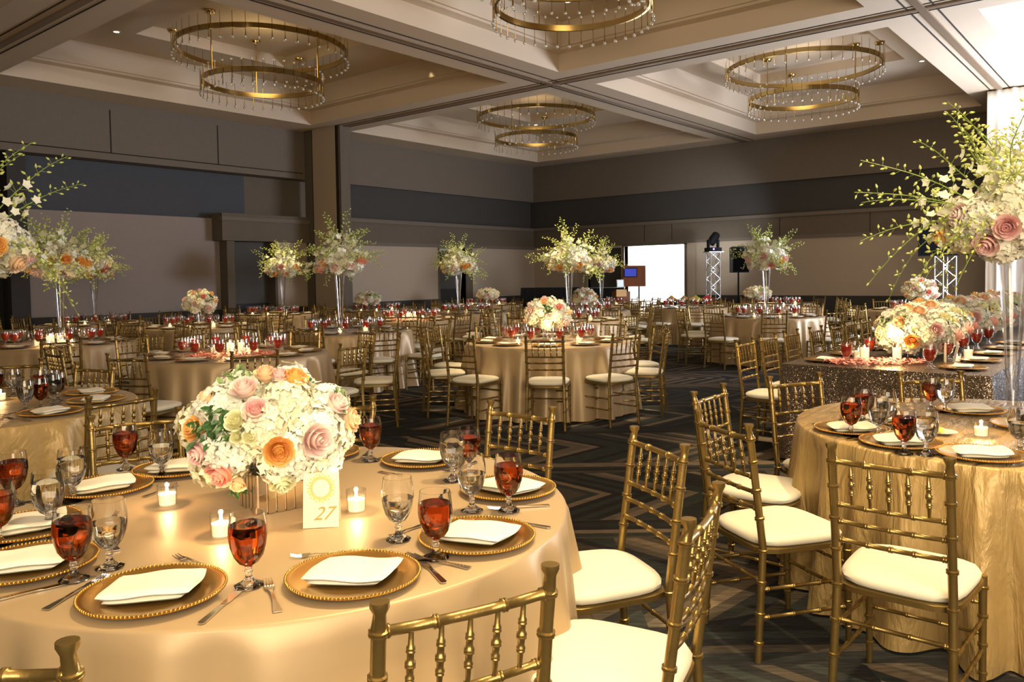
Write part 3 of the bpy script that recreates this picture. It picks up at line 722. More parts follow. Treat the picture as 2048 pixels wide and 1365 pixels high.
def ball_piece(loc, label, seed, rx=.26, rz=.19, near=False, group='low flower centrepieces', vase=None, lift=.10, nr=14, name='flower_centerpiece', cols=('pink', 'peach', 'orange', 'blush', 'coral', 'peach'), rot=0.0, roses=None):
    rnd = random.Random(seed)
    t = thing(name, label, 'flower arrangement', loc, rot, group)
    if vase == 'slats':
        s = .075; mb = MB().box(-s*.93, s*.93, -s*.93, s*.93, .002, .12); link('vase', mb.mesh('vase', 'mirror', False), t)
        for sx, sy, ax in ((0, -1, 0), (0, 1, 0), (-1, 0, 1), (1, 0, 1)):
            for k in range(5):
                w = .0125; q = -s*.8+k*s*.4
                b = MB(); (b.box(q-w, q+w, sy*s-.005, sy*s+.005, 0, .125+.006*(k % 2)) if ax == 0 else b.box(sx*s-.005, sx*s+.005, q-w, q+w, 0, .125+.006*(k % 2)))
                link('mirror_slat', b.mesh('mirror_slat', 'mirror', False), t)
    else: link('vase', MB().lathe([(0, .001), (.055, .001), (.06, .01), (.07, lift+.04), (.066, lift+.04), (.054, .012), (0, .01)], 20).mesh('vase', 'vaseg' if vase is None else vase), t)
    c = Vector((0, 0, lift+rz*.78)); H_ = HYD if near else HYDF; R_ = ROSE if near else ROSEF
    nh = 20 if near else 14; kk = rx/.26
    for i in range(nh):
        z = 1-1.78*(i+.5)/nh; a = i*2.4; r = sqrt(max(0, 1-z*z)); d = Vector((r*cos(a), r*sin(a), z))
        link('hydrangea', rnd.choice(H_), t, c+Vector((d.x*(rx-.062*kk), d.y*(rx-.062*kk), d.z*(rz-.062*kk))), rot=look(d), sc=kk*rnd.uniform(.95, 1.1))
    if roses is None:
        for i in range(nr):
            z = 1-1.55*(i+.5)/nr; a = i*2.4+1.1; r = sqrt(max(0, 1-z*z)); d = Vector((r*cos(a), r*sin(a), z))
            link('rose', R_[cols[i % len(cols)]], t, c+Vector((d.x*rx*.98, d.y*rx*.98, d.z*rz*.98)), rot=look(d), sc=kk*1.05)
    for i in range(4):
        a = rnd.uniform(0, 6.3); d = Vector((cos(a)*.8, sin(a)*.8, .4))
        if roses is None: link('leaf_sprig', LEAF if i % 2 else LEAFV, t, c+Vector((d.x*rx, d.y*rx, d.z*rz)), rot=look(d), sc=.9)
    return t, c
def petals(x, y, r1, r2, n, seed, label, r0=.0):
    rnd = random.Random(seed); mb = MB()
    for i in range(n):
        a = rnd.uniform(0, 6.283); q = r0+(1-r0)*sqrt(rnd.random()); c = Vector((r1*q*cos(a), r2*q*sin(a), .004+rnd.random()*.022))
        e = Vector((rnd.uniform(-1, 1), rnd.uniform(-1, 1), rnd.uniform(-.4, .4))).normalized(); g = e.cross(Vector((rnd.uniform(-.4, .4), rnd.uniform(-.4, .4), 1))).normalized(); s = .017
        mb.add([c-e*s, c+g*s*.8, c+e*s+Vector((0, 0, .006)), c-g*s*.8], [(0, 1, 2, 3)])
    return tag(link('rose_petals', mb.mesh('rose_petals', 'petal', False), None, W(x, y, .765), ROT), label, 'petals', kind='stuff')
# ------------------------------------------------------------------ tablecloths
def round_cloth(seed, m, R=.915, top=.76, n=288):
    rnd = random.Random(seed); ph = [rnd.uniform(0, 6.28) for _ in range(6)]
    fr = [15+rnd.randrange(4), 24+rnd.randrange(5), 8, 37]; am = [.48, .42, .2, .2]
    mb = MB(); vs = [(0, 0, top)]; fs = []; rings = []
    for i in range(1, 9): rings.append((R*i/8*.995, top, 0))
    rings += [(R*.999, top-.002, 0), (R+.004, top-.008, 0)]
    for z in (.70, .62, .54, .46, .38, .30, .22, .14, .07, .012): rings.append((None, z, 1-z/top))
    for r, z, d in rings:
        for k in range(n):
            a = 2*pi*k/n
            if r is None:
                f = sum(A_*cos(F_*a+P_) for A_, F_, P_ in zip(am, fr, ph))
                amp = .008+.085*d**.9
                rr = R+.006+.055*d+amp*f*(1-.15*cos(3*a)); aa = a+.02*d*sin(fr[0]*a+ph[4])
            else: rr, aa = r, a
            vs.append((rr*cos(aa), rr*sin(aa), z))
    for k in range(n): fs.append((0, 1+k, 1+(k+1) % n))
    for i in range(len(rings)-1):
        for k in range(n): fs.append((1+i*n+k, 1+(i+1)*n+k, 1+(i+1)*n+(k+1) % n, 1+i*n+(k+1) % n))
    return mb.add(vs, fs).mesh('tablecloth', m, True, 0)
CL = [round_cloth(s, 'satin') for s in (1, 2, 3)]; CLF = [round_cloth(s, 'satin', n=120) for s in (4, 5)]; CL2 = [round_cloth(s, 'satin2') for s in (6, 7)]
# ------------------------------------------------------------------ tables
ORD = ['seat nearest the viewer', 'first seat rightward from nearest', 'second seat rightward from nearest', 'third seat rightward from nearest', 'fourth seat rightward from nearest',
       'seat farthest from viewer', 'fourth seat leftward from nearest', 'third seat leftward from nearest', 'second seat leftward from nearest', 'first seat leftward from nearest']
def ordn(deg): return ORD[int(round((deg+90)/36)) % 10]
CHN = {}
def put_chair(mx, my, face, label, lod, group):
    """mx,my: viewer-aligned midpoint between the post tops; face: viewer-aligned heading in degrees"""
    a = radians(face); cx, cy = mx+cos(a)*.265, my+sin(a)*.265
    spawn((CHAIR, CHAIR_MID, CHAIR_FAR)[lod], 'chiavari_chair', label, 'chair', W(cx, cy, 0), a-pi/2+ROT, group)
def seat_items(cx, cy, th, tdesc, tid, near, rp=.70, skip=()):
    """plate, napkin, two goblets (and flatware when near) for a seat in direction th (deg) from the table centre"""
    a = radians(th); d = (cos(a), sin(a)); r = (-sin(a), cos(a))     # r: diner's right when facing the centre
    P = lambda q, l: W(cx+d[0]*q+r[0]*l, cy+d[1]*q+r[1]*l, .762)
    o = ordn(th); jit = random.uniform(-.12, .12); f = a+pi/2+ROT
    if 'p' not in skip: spawn(PL_N if near else PL_F, 'charger_plate', f'gold charger plate, {o}, {tdesc}', 'plate', P(rp, 0), f, f'charger plates {tdesc}')
    if 'p' not in skip: spawn(random.choice(NAP) if near else NAPF, 'folded_napkin', f'folded ivory napkin, {o}, {tdesc}', 'napkin', P(rp, 0)+Vector((0, 0, .008)), f+jit*2, f'folded napkins {tdesc}')
    if 't' not in skip: spawn(TEA_N2 if near else (TEA_F), 'iced_tea_goblet', f'goblet of iced tea, {o}, {tdesc}', 'glass', P(rp-.24+jit*.2, .13), f, f'iced tea goblets {tdesc}')
    if 'w' not in skip: spawn(WAT_N if near else G_FAR, 'water_goblet', f'goblet of water, {o}, {tdesc}', 'glass', P(rp-.25-jit*.3, .03), f, f'water goblets {tdesc}')
def flatware(cx, cy, th, tdesc, rp=.70):
    a = radians(th); d = (cos(a), sin(a)); r = (-sin(a), cos(a)); f = a+pi/2+ROT; o = ordn(th)
    P = lambda q, l: W(cx+d[0]*q+r[0]*l, cy+d[1]*q+r[1]*l, .761)
    spawn(FK, 'dinner_fork', f'steel dinner fork, {o}, {tdesc}', 'fork', P(rp, -.19), f+random.uniform(-.1, .1), f'dinner forks {tdesc}')
    spawn(KN, 'dinner_knife', f'steel dinner knife, {o}, {tdesc}', 'knife', P(rp+.01, .19), f+random.uniform(-.1, .1), f'dinner knives {tdesc}')
    spawn(FKS, 'dessert_fork', f'small dessert fork, {o}, {tdesc}', 'fork', P(rp-.21, -.06), f+1.4+random.uniform(-.2, .2), f'dessert forks {tdesc}')
def table(cx, cy, cloth, label, rz=0):
    t = thing('banquet_table', label, 'table', W(cx, cy, 0), rz)
    link('tablecloth', cloth, t)
    return t
EXTRA = {}
def auto_table(cx, cy, tdesc, label, ph, rc, lod, cloth, skipseats=(), skipitems=(), n=10, jit=.06):
    table(cx, cy, cloth, label, random.uniform(0, 6))
    for k in range(n):
        th = (ph+k*360/n+180) % 360-180
        if k in skipseats: continue
        rr = rc+random.uniform(-jit, jit); a = radians(th); fa = th+180+random.uniform(-7, 7)
        put_chair(cx+cos(a)*rr, cy+sin(a)*rr, fa, f'gold ladder-back chair, {ordn(th)}, {tdesc}', lod, f'gold chairs {tdesc}')
    for k in range(n):
        th = (ph+k*360/n+180) % 360-180
        if k not in skipitems: seat_items(cx, cy, th+random.uniform(-2, 2), tdesc, None, False)
def votives(cx, cy, lst, tdesc, tmpl=None):
    for i, (dx, dy, kind) in enumerate(lst):
        spawn((VOT, VOT_S, VOT_T)[kind], 'votive_candle', f'lit candle in clear glass cup {tdesc}', 'candle', W(cx+dx, cy+dy, .762), 0, f'lit candles {tdesc}')
CLUS = [(-.12, -.06, 1), (0, -.02, 2), (.08, .06, 2), (.17, -.05, 1), (-.05, .1, 2), (.05, -.12, 0), (-.19, .05, 1), (.22, .06, 0)]
# --- table 1: the one with the number card
T1 = (-.75, 2.58); D1 = 'at the card 27 table'
table(*T1, CL[0], 'round table under champagne satin cloth bearing the number 27 card')
def chair_px(p1, p2, cxy, label, lod=0, group=None, face=None):
    a = at(*p1, .925); b = at(*p2, .925); mx, my = (a[0]+b[0])/2, (a[1]+b[1])/2
    dx, dy = b[0]-a[0], b[1]-a[1]; f = math.degrees(atan2(dx, -dy))
    if math.cos(radians(f-math.degrees(atan2(cxy[1]-my, cxy[0]-mx)))) < 0: f += 180
    if face is not None: f = face
    put_chair(mx, my, f, label, lod, group)
G1 = 'gold chairs '+D1
chair_px((758, 1202), (1098, 1128), T1, 'gold ladder-back chair, back rail low in front of the fork and two chargers', 0, G1)
chair_px((1378, 1033), (1432, 968), T1, 'gold ladder-back chair with bright cushion, seen edge-on at the aisle, at card 27 table', 0, G1)
chair_px((1275, 856), (1358, 886), T1, 'gold ladder-back chair turned to the card 27 table, alone on the open carpet', 0, G1)
chair_px((977, 800), (1108, 815), T1, 'gold ladder-back chair behind the two goblets at the rim, at card 27 table', 0, G1)
chair_px((183, 832), (356, 815), T1, 'gold ladder-back chair behind the tea goblet, toward the dark taffeta table', 0, G1)
put_chair(-.86, 3.86, -88, 'gold ladder-back chair mostly hidden behind the big flower ball, at card 27 table', 0, G1)
a_ = at(160, 1262, .925); put_chair(a_[0]-.178, a_[1]-.02, 86, 'gold ladder-back chair cut off by the lower edge, only its rail and post showing', 0, G1)
PLT1 = [(292, 1192, 10), (712, 1155, -6), (985, 1077, -22), (1036, 975, -40), (845, 918, -10), (640, 905, 0), (330, 928, 10), (190, 972, 35), (25, 1056, 30), (0, 1140, 15)]
names1 = ['in front beside two goblets', 'in the middle of the near rim', 'by the rim at the aisle chair', 'at the far rim behind the tea', 'on the far rim behind clear goblets', 'half hidden behind the flower ball',
          'behind the flowers and water goblet', 'beyond the row of goblets', 'cut by the photo edge, upper', 'cut by the photo edge, lower']
for (px, py, dg), nm in zip(PLT1, names1):
    x, y = at(px, py, .775); vx, vy = x-T1[0], y-T1[1]; r = sqrt(vx*vx+vy*vy)
    if r > .74: x, y = T1[0]+vx/r*.74, T1[1]+vy/r*.74
    th = atan2(vy, vx); f = th+pi/2+ROT
    spawn(PL_N, 'charger_plate', f'beaded gold charger {nm}, card 27 table', 'plate', W(x, y, .762), f, 'gold chargers on the card 27 table')
    spawn(random.choice(NAP), 'folded_napkin', f'folded ivory napkin {nm}, card 27 table', 'napkin', W(x, y, .770), radians(dg)+ROT, 'folded napkins on the card 27 table', 1.1)
    rr = sqrt((x-T1[0])**2+(y-T1[1])**2); d = (cos(th), sin(th)); q = (-sin(th), cos(th))
    Pp = lambda a, l: W(T1[0]+d[0]*a+q[0]*l, T1[1]+d[1]*a+q[1]*l, .761)
    spawn(FK, 'dinner_fork', f'steel dinner fork {nm}, card 27 table', 'fork', Pp(rr, -.195), f+random.uniform(-.12, .12), 'dinner forks on the card 27 table')
    spawn(KN, 'dinner_knife', f'steel dinner knife {nm}, card 27 table', 'knife', Pp(rr+.02, .19), f+random.uniform(-.12, .12), 'dinner knives on the card 27 table')
    spawn(FKS, 'dessert_fork', f'small dessert fork {nm}, card 27 table', 'fork', Pp(rr-.22, -.03), f+1.3+random.uniform(-.2, .2), 'dessert forks on the card 27 table')
def glass_px(px, py, kind, label, group, z=.762):
    x, y = at(px, py, z); spawn({'t': TEA_N2, 'i': TEA_N, 'w': WAT_N, 'e': WAT_E}[kind], 'iced_tea_goblet' if kind in 'ti' else 'water_goblet', label, 'glass', W(x, y, z), random.uniform(0, 6), group)
for px, py, k, nm in [(498, 1172, 'i', 'in front of the flower vase'), (148, 1160, 'i', 'beside the cut-off charger'), (872, 1116, 't', 'between the two near-rim chargers'), (1018, 1022, 't', 'before the aisle-side charger'),
                      (938, 952, 't', 'behind the clear goblet at the far rim'), (742, 922, 't', 'just off the flower ball, far side'), (252, 940, 't', 'in front of the chair back'), (28, 1010, 't', 'by the photo edge, farther one'), (-2, 1090, 't', 'cut by the photo edge')]:
    glass_px(px, py, k, f'goblet of iced tea {nm}, card 27 table', 'iced tea goblets on the card 27 table')
for px, py, k, nm in [(220, 1136, 'e', 'beside the reddest tea goblet'), (797, 1080, 'e', 'just behind the middle tea goblet'), (944, 1022, 'e', 'between two teas near the aisle'), (905, 962, 'w', 'in front of the dark tea, far rim'),
                      (324, 955, 'e', 'behind the lit candle'), (146, 1003, 'w', 'in front of the taffeta table'), (98, 1062, 'w', 'reflecting a napkin near the photo edge')]:
    glass_px(px, py, k, f'goblet of water {nm}, card 27 table', 'water goblets on the card 27 table')
for px, py, nm in [(335, 1010, 'standing clear left of the flowers'), (713, 1022, 'beside the 27 card'), (443, 1072, 'in front of the mirrored vase')]:
    x, y = at(px, py, .762); spawn(VOT, 'votive_candle', f'lit votive candle {nm}', 'candle', W(x, y, .762), 0, 'votives on the card 27 table')
# number card
cx_, cy_ = at(642, 1056, .762)
card = thing('table_number_card', 'ivory tent card with gold wreath and script number 27', 'table card', W(cx_, cy_, .762), ROT+radians(7))
cw, chh, lean = .052, .155, .035
T = lambda x, z, off=0: (x, lean*z/chh-off, z)
link('front_leaf', MB().add([T(-cw, 0), T(cw, 0), T(cw, chh), T(-cw, chh), T(-cw, 0, -.001), T(cw, 0, -.001), T(cw, chh, -.001), T(-cw, chh, -.001)], [(0, 1, 2, 3), (7, 6, 5, 4), (0, 4, 5, 1), (1, 5, 6, 2), (2, 6, 7, 3), (3, 7, 4, 0)]).mesh('front_leaf', 'card', False), card)
link('rear_leaf', MB().add([(-cw, .075, 0), (cw, .075, 0), (cw, lean+.001, chh), (-cw, lean+.001, chh), (-cw, .076, 0), (cw, .076, 0), (cw, lean+.002, chh), (-cw, lean+.002, chh)], [(3, 2, 1, 0), (4, 5, 6, 7), (0, 1, 5, 4), (1, 2, 6, 5), (3, 0, 4, 7)]).mesh('rear_leaf', 'card', False), card)
wr = MB()
for k in range(26):
    a = 2*pi*k/26; 
    for rr, s in ((.031, .0052), (.037 if k % 2 else .040, .0038), (.0265, .003)):
        x, z = rr*cos(a), .112+rr*sin(a)
        wr.add([T(x-s, z, .0009), T(x, z-s, .0009), T(x+s, z, .0009), T(x, z+s, .0009)], [(0, 1, 2, 3)])
link('wreath_emblem', wr.mesh('wreath_emblem', 'ringg', False), card)
fc = bpy.data.curves.new('number', 'FONT'); fc.body = '27'; fc.size = .055; fc.shear = .45; fc.align_x = 'CENTER'; fc.extrude = .0002; fc.materials.append(M['ink'])
_t = bpy.data.objects.new('number_text', fc); COL.objects.link(_t); bpy.context.view_layer.update(); _m = bpy.data.meshes.new_from_object(_t); bpy.data.objects.remove(_t); _m.name = 'number'; fo = link('number', _m, card); fo.location = T(.004, .022, .0012); fo.rotation_euler = (pi/2-atan2(lean, chh), 0, 0)
# flower ball with the roses where the photo shows them
fb, fc0 = ball_piece(W(-.79, 2.58, .762), 'big round flower ball of white hydrangea and roses on mirrored vase, card 27 table', 3, .258, .192, True, None, 'slats', .10, rot=ROT+radians(38), roses=[])
fb['group'] = 'low flower centrepieces'
inv = Matrix.Rotation(-(ROT+radians(38)), 4, 'Z')
def on_ball(px, py, mesh, name, sc, push=1.0):
    cx, cy, cz = -.79, 2.58, .762+fc0.z
    x, y, z = ray(px, py, 2.36); dx, dz = (x-cx)/(.258*push), (z-cz)/(.192*push)
    q = dx*dx+dz*dz
    if q > .98: k = sqrt(.98/q); dx *= k; dz *= k; q = .98
    dy = -sqrt(1-q); dv = Vector((dx*.258, dy*.258, dz*.192))*push; nrm = Vector((dx/.258, dy/.258, dz/.192)).normalized()
    wl = inv @ Vector((dv.x*SA+dv.y*CA, -dv.x*CA+dv.y*SA, dv.z)); wn = inv @ Vector((nrm.x*SA+nrm.y*CA, -nrm.x*CA+nrm.y*SA, nrm.z))
    link(name, mesh, fb, Vector((wl.x, wl.y, wl.z+fc0.z)), rot=look(wn), sc=sc*(.86 if name == 'rose' else .62))
for px, py, c, s in [(388, 860, 'orange', .95), (563, 897, 'orange', 1.12), (505, 762, 'peach', .9), (565, 772, 'orange', 1.05), (684, 862, 'peach', 1.0), (402, 905, 'pink', .95), (446, 942, 'coral', 1.1), (515, 822, 'pink', 1.05), (626, 885, 'blush', 1.3),
                     (478, 785, 'blush', 1.1), (650, 826, 'blush', 1.0), (398, 806, 'peach', .8), (480, 840, 'yell', .85), (510, 868, 'yell', .55), (484, 868, 'yell', .5), (560, 965, 'yell', 1.0), (535, 765, 'pink', .8), (475, 968, 'peach', .7)]:
    on_ball(px, py, ROSE[c], 'rose', s, 1.05)
for px, py, m, s in [(445, 842, LEAF, 1.2), (425, 870, LEAF, 1.3), (455, 870, LEAF, 1.1), (440, 775, LEAFV, 1.1), (690, 815, LEAFV, 1.1), (600, 760, LEAF, .5), (470, 990, LEAF, .8), (640, 990, LEAF, .6)]:
    on_ball(px, py, m, 'leaf_sprig', s, 1.0)
# --- table 2: pintuck taffeta, by the aisle
T2 = (2.29, 3.70); D2 = 'at the aisle-side taffeta table'
table(*T2, CL2[0], 'round table under gold pintucked taffeta cloth beside the aisle')
G2 = 'gold chairs '+D2
chair_px((1668, 887), (1895, 915), T2, 'gold ladder-back chair closest to us at the aisle-side taffeta table, whole seat showing', 0, G2)
chair_px((1411, 823), (1484, 844), T2, 'gold ladder-back chair overlapping the one behind it, cushion toward the taffeta table', 0, G2)
chair_px((1394, 782), (1443, 768), T2, 'gold ladder-back chair turned outward behind its twin, at the taffeta table rim', 0, G2)
chair_px((1538, 753), (1641, 745), T2, 'gold ladder-back chair between taffeta table and sequined head table, tucked in', 0, G2)
chair_px((1798, 745), (1925, 742), T2, 'gold ladder-back chair in front of the sequined cloth, back only showing', 0, G2)
for px, py, dg, nm in [(1682, 858, 0, 'at the rim beside two teas'), (1745, 893, -5, 'behind the chair top rail'), (1942, 935, -10, 'nearest us by the chair post'), (1940, 820, -5, 'by the clear goblet, far rim'), (1752, 838, 0, 'half hidden behind the teas'), (2060, 850, 0, 'cut by the photo edge')]:
    x, y = at(px, py, .775); vx, vy = x-T2[0], y-T2[1]; r = sqrt(vx*vx+vy*vy)
    if r > .735: x, y = T2[0]+vx/r*.735, T2[1]+vy/r*.735
    th = atan2(vy, vx); f = th+pi/2+ROT; d = (cos(th), sin(th)); q = (-sin(th), cos(th)); rr = min(r, .735)
    spawn(PL_N, 'charger_plate', f'beaded gold charger {nm}, taffeta table', 'plate', W(x, y, .762), f, 'gold chargers on the taffeta table')
    spawn(random.choice(NAP), 'folded_napkin', f'folded ivory napkin {nm}, taffeta table', 'napkin', W(x, y, .770), radians(dg)+ROT, 'napkins on the taffeta table', 1.1)
    spawn(KN, 'dinner_knife', f'steel dinner knife {nm}, taffeta table', 'knife', W(T2[0]+d[0]*rr+q[0]*.19, T2[1]+d[1]*rr+q[1]*.19, .761), f, 'knives on the taffeta table')
    spawn(FK, 'dinner_fork', f'steel dinner fork {nm}, taffeta table', 'fork', W(T2[0]+d[0]*rr-q[0]*.19, T2[1]+d[1]*rr-q[1]*.19, .761), f, 'forks on the taffeta table')
for px, py, k, nm in [(1702, 872, 't', 'in front at the rim'), (1727, 850, 't', 'behind its twin'), (1808, 908, 'i', 'with ice, above the chair rail'), (1862, 822, 't', 'before the sequined cloth'), (2055, 890, 't', 'cut by the photo edge')]:
    glass_px(px, py, k, f'goblet of iced tea {nm}, taffeta table', 'iced tea goblets on the taffeta table')
for px, py, k, nm in [(1757, 874, 'e', 'between the red teas'), (1772, 858, 'e', 'behind its twin'), (1852, 910, 'w', 'frosted, beside the iced one'), (1890, 826, 'e', 'before the sequined cloth'), (2040, 905, 'e', 'at the photo edge')]:
    glass_px(px, py, k, f'goblet of water {nm}, taffeta table', 'water goblets on the taffeta table')
x, y = at(1962, 872, .762); spawn(VOT, 'votive_candle', 'lit votive candle alone on the gold taffeta cloth', 'candle', W(x, y, .762))
x, y = at(1883, 868, .762); bd = thing('butter_dish', 'small white dish with yellow lemon wedges on taffeta table', 'dish', W(x, y, .762))
link('dish', MB().lathe([(0, .001), (.04, .001), (.065, .012), (.062, .013), (.038, .004), (0, .004)], 24).mesh('dish', 'china'), bd)
link('lemon_wedge', MB().ball((-.01, 0, .018), .018, 10, 6, (1.4, .8, .7)).ball((.02, .01, .016), .015, 10, 6, (1.2, .8, .7)).mesh('lemon_wedge', 'butter'), bd)
tall_piece(W(2.60, 4.15, .762), 'large tall vase of white hydrangea, roses and green orchid sprays beside the white drape', 41, True, extra=[((-.97, -.1, .30), 4, 1.0), ((-1, .1, .12), 1, .95), ((-.86, .1, .52), 4, .95), ((-.9, -.3, -.12), 0, 1.0), ((-.55, -.3, .8), 1, 1.0), ((-.95, .3, .42), 1, .9), ((-.2, -.6, .85), 4, .95), ((.1, -.2, 1), 4, 1.0), ((-.35, -.5, .6), 2, 1.0)])
# --- table 5: dark taffeta table at the left
T5 = (-3.24, 4.72); D5 = 'at the shaded taffeta table'
table(*T5, CL2[1], 'round table under pintucked taffeta cloth in shade behind the card 27 table')
G5 = 'gold chairs '+D5
chair_px((178, 793), (308, 776), T5, 'gold ladder-back chair at the shaded taffeta table, its back toward the card 27 table', 0, G5)
chair_px((134, 727), (244, 724), T5, 'gold ladder-back chair tucked in on the far side of the shaded taffeta table', 0, G5, face=-112)
put_chair(-3.75, 6.0, -70, 'gold ladder-back chair beyond the shaded taffeta table beside its tall flowers', 0, G5)
for th in (-62, -22, 14, 48, 88, -98): seat_items(*T5, th, D5, None, True)
for th in (-62, -22, 14, 48): flatware(*T5, th, D5)
tall_piece(W(-3.26, 4.82, .762), 'tall vase of white orchids and hydrangea in shade, cut by the photo edge', 52, True)
x, y = at(2, 800, .762); spawn(VOT, 'votive_candle', 'lit votive candle on the shaded taffeta table', 'candle', W(x, y, .762))
# --- the other round tables: (x, y, phase, chair radius, lod, cloth, descriptor, label)
TB = [
 (.40, 9.00, -94, 1.40, 1, CL[1], 'at the central flower ball table', 'round champagne table with flower ball standing in the middle of the room'),
 (-2.78, 7.97, -65, 1.58, 1, CL[2], 'at the pink petal candle table', 'round table with candle cluster on pink petals behind the shaded taffeta table'),
 (-5.55, 9.68, -58, 1.60, 1, CL[0], 'at the dark satin table', 'round satin table in shade with tall vase and candles before the linen wall'),
 (-2.33, 11.2, -60, 1.48, 1, CL[1], 'at the table before the pillar', 'round champagne table with tall vase in line with the pillar'),
 (4.30, 13.45, -140, 1.50, 1, CL[2], 'at the wide table by the speaker', 'round champagne table with tall vase in front of the black speaker'),
 (.92, 13.06, -90, 1.42, 1, CL[0], 'at the bright tall vase table', 'round table with the brightest tall vase behind the central flower ball table'),
 (-5.0, 12.8, -70, 1.45, 2, CLF[0], 'at the boxed flower ball table', 'round table with a flower ball raised on a lit vase before linen wall'),
 (-1.77, 14.06, -84, 1.42, 2, CLF[1], 'at the bright candle cluster table', 'round table with bright candle cluster beyond the pillar-side table'),
 (-.95, 16.6, -100, 1.42, 2, CLF[0], 'at the doorway vase table', 'round table with tall vase before the dark narrow doorway'),
 (1.50, 16.5, -75, 1.42, 2, CLF[1], 'at the peach flower ball table', 'round table with peach flower ball behind the brightest tall vase'),
 (2.18, 19.5, -95, 1.40, 2, CLF[0], 'at the table before the black bar', 'round table with tall vase in front of the black draped bar'),
 (5.9, 17.9, -80, 1.42, 2, CLF[1], 'at the table beyond the speaker', 'round table with white lit flowers behind the speaker-side table'),
 (3.85, 17.5, -60, 1.42, 2, CLF[0], 'at the table near the buffet', 'round table in front of the black buffet and bright doorway'),
 (7.60, 14.9, -88, 1.42, 2, CLF[1], 'at the table by the screen', 'round table with pink flower ball below the black screen'),
 (-7.24, 13.9, -80, 1.42, 2, CLF[0], 'at the table beside linen wall', 'round table with small tall vase close to the linen wall'),
 (-5.0, 16.8, -72, 1.42, 2, CLF[1], 'at the table before dark door', 'round table with tall vase in front of the dark door opening'),
 (-3.02, 17.85, -90, 1.40, 2, CLF[0], 'at the table beside the pillar foot', 'round table with white lit flowers at the foot of the pillar'),
 (-.65, 20.6, -90, 1.40, 2, CLF[1], 'at the farthest white flower table', 'round table with white lit flowers near the room corner'),
 (-7.95, 11.3, -60, 1.42, 2, CLF[0], 'at the table by the dark column', 'round table at the photo edge before the dark column'),
]
SKIP = {}
for i, (x, y, ph, rc, lod, cl, dsc, lab) in enumerate(TB):
    sk = ()
    if i == 18: sk = (4, 5, 6, 7, 8)
    auto_table(x, y, dsc, lab, ph, rc, lod, cl, skipseats=sk, skipitems=sk)
Z = .762
tall_piece(W(-5.50, 9.75, Z), 'dim tall vase of green sprays and pink roses before the linen wall, over candles', 61)
tall_piece(W(-2.38, 11.1, Z), 'tall vase of roses and green sprays in front of the pillar', 62)
tall_piece(W(4.26, 13.4, Z), 'tall vase of peach roses and green sprays beside the black speaker', 63)
tall_piece(W(.92, 12.9, Z), 'tall vase of orange roses and green sprays left of the peach flower ball', 64)
tall_piece(W(-1.10, 16.6, Z), 'tall vase with yellow-green sprays in the narrow doorway', 65)
tall_piece(W(2.18, 19.5, Z), 'tall vase of blush roses before the black bar and dark door', 66)
tall_piece(W(-7.24, 13.9, Z), 'small bright tall vase before the linen wall, beside a dimmer one', 67)
tall_piece(W(-4.8, 16.8, Z), 'tall vase of yellow-lit flowers in front of the dark door opening', 68)
ball_piece(W(.40, 9.0, Z), 'round flower ball on a glowing vase, central table', 71, .25, .19, lift=.14)
ball_piece(W(1.50, 16.5, Z), 'round peach flower ball behind the brightest tall vase', 72, .25, .2, lift=.10, cols=('peach', 'blush', 'peach', 'orange'))
ball_piece(W(-4.98, 12.8, Z), 'round white and pink flower ball raised before the linen wall', 73, .25, .2, lift=.22)
ball_piece(W(7.6, 14.9, Z), 'round pink flower ball below the black screen', 74, .29, .24, lift=.16, cols=('pink', 'coral', 'blush', 'peach'))
for (x, y), lab, s in (((5.5, 17.9), 'low white flowers glowing behind the speaker-side table', 75), ((-3.2, 17.8), 'low white flowers glowing at the pillar foot', 76), ((-.62, 20.6), 'low white flowers glowing near the room corner', 77)):
    ball_piece(W(x, y, Z), lab, s, .28, .14, lift=.16, cols=('blush', 'yell', 'blush'))
for (x, y, dsc) in [(-2.78, 7.9, 'at the pink petal candle table'), (-1.77, 13.9, 'at the bright candle cluster table'), (-5.4, 9.35, 'at the dark satin table')]: votives(x, y, CLUS, dsc)
petals(-2.72, 7.72, .42, .30, 500, 1, 'pink rose petals scattered round the candle cluster', .25)
petals(-1.72, 13.7, .40, .30, 260, 2, 'pink rose petals round the bright candle cluster beyond')
for (x, y, dsc) in [(-7.24, 13.9, 'at the table beside linen wall'), (-5.0, 12.7, 'at the boxed flower ball table'), (-5.0, 16.7, 'at the table before dark door'), (-2.33, 11.1, 'at the table before the pillar'), (.40, 8.95, 'at the central flower ball table'), (.92, 13.0, 'at the bright tall vase table'),
                    (4.30, 13.3, 'at the wide table by the speaker'), (7.6, 14.8, 'at the table by the screen'), (1.5, 16.4, 'at the peach flower ball table'), (-.95, 16.5, 'at the doorway vase table'), (5.9, 17.8, 'at the table beyond the speaker'), (-2.95, 17.7, 'at the table beside the pillar foot'), (-.65, 20.5, 'at the farthest white flower table'), (2.18, 19.4, 'at the table before the black bar')]:
    votives(x, y, [(-.34, -.22, 0), (.33, -.2, 1), (.02, -.38, 0)], dsc)
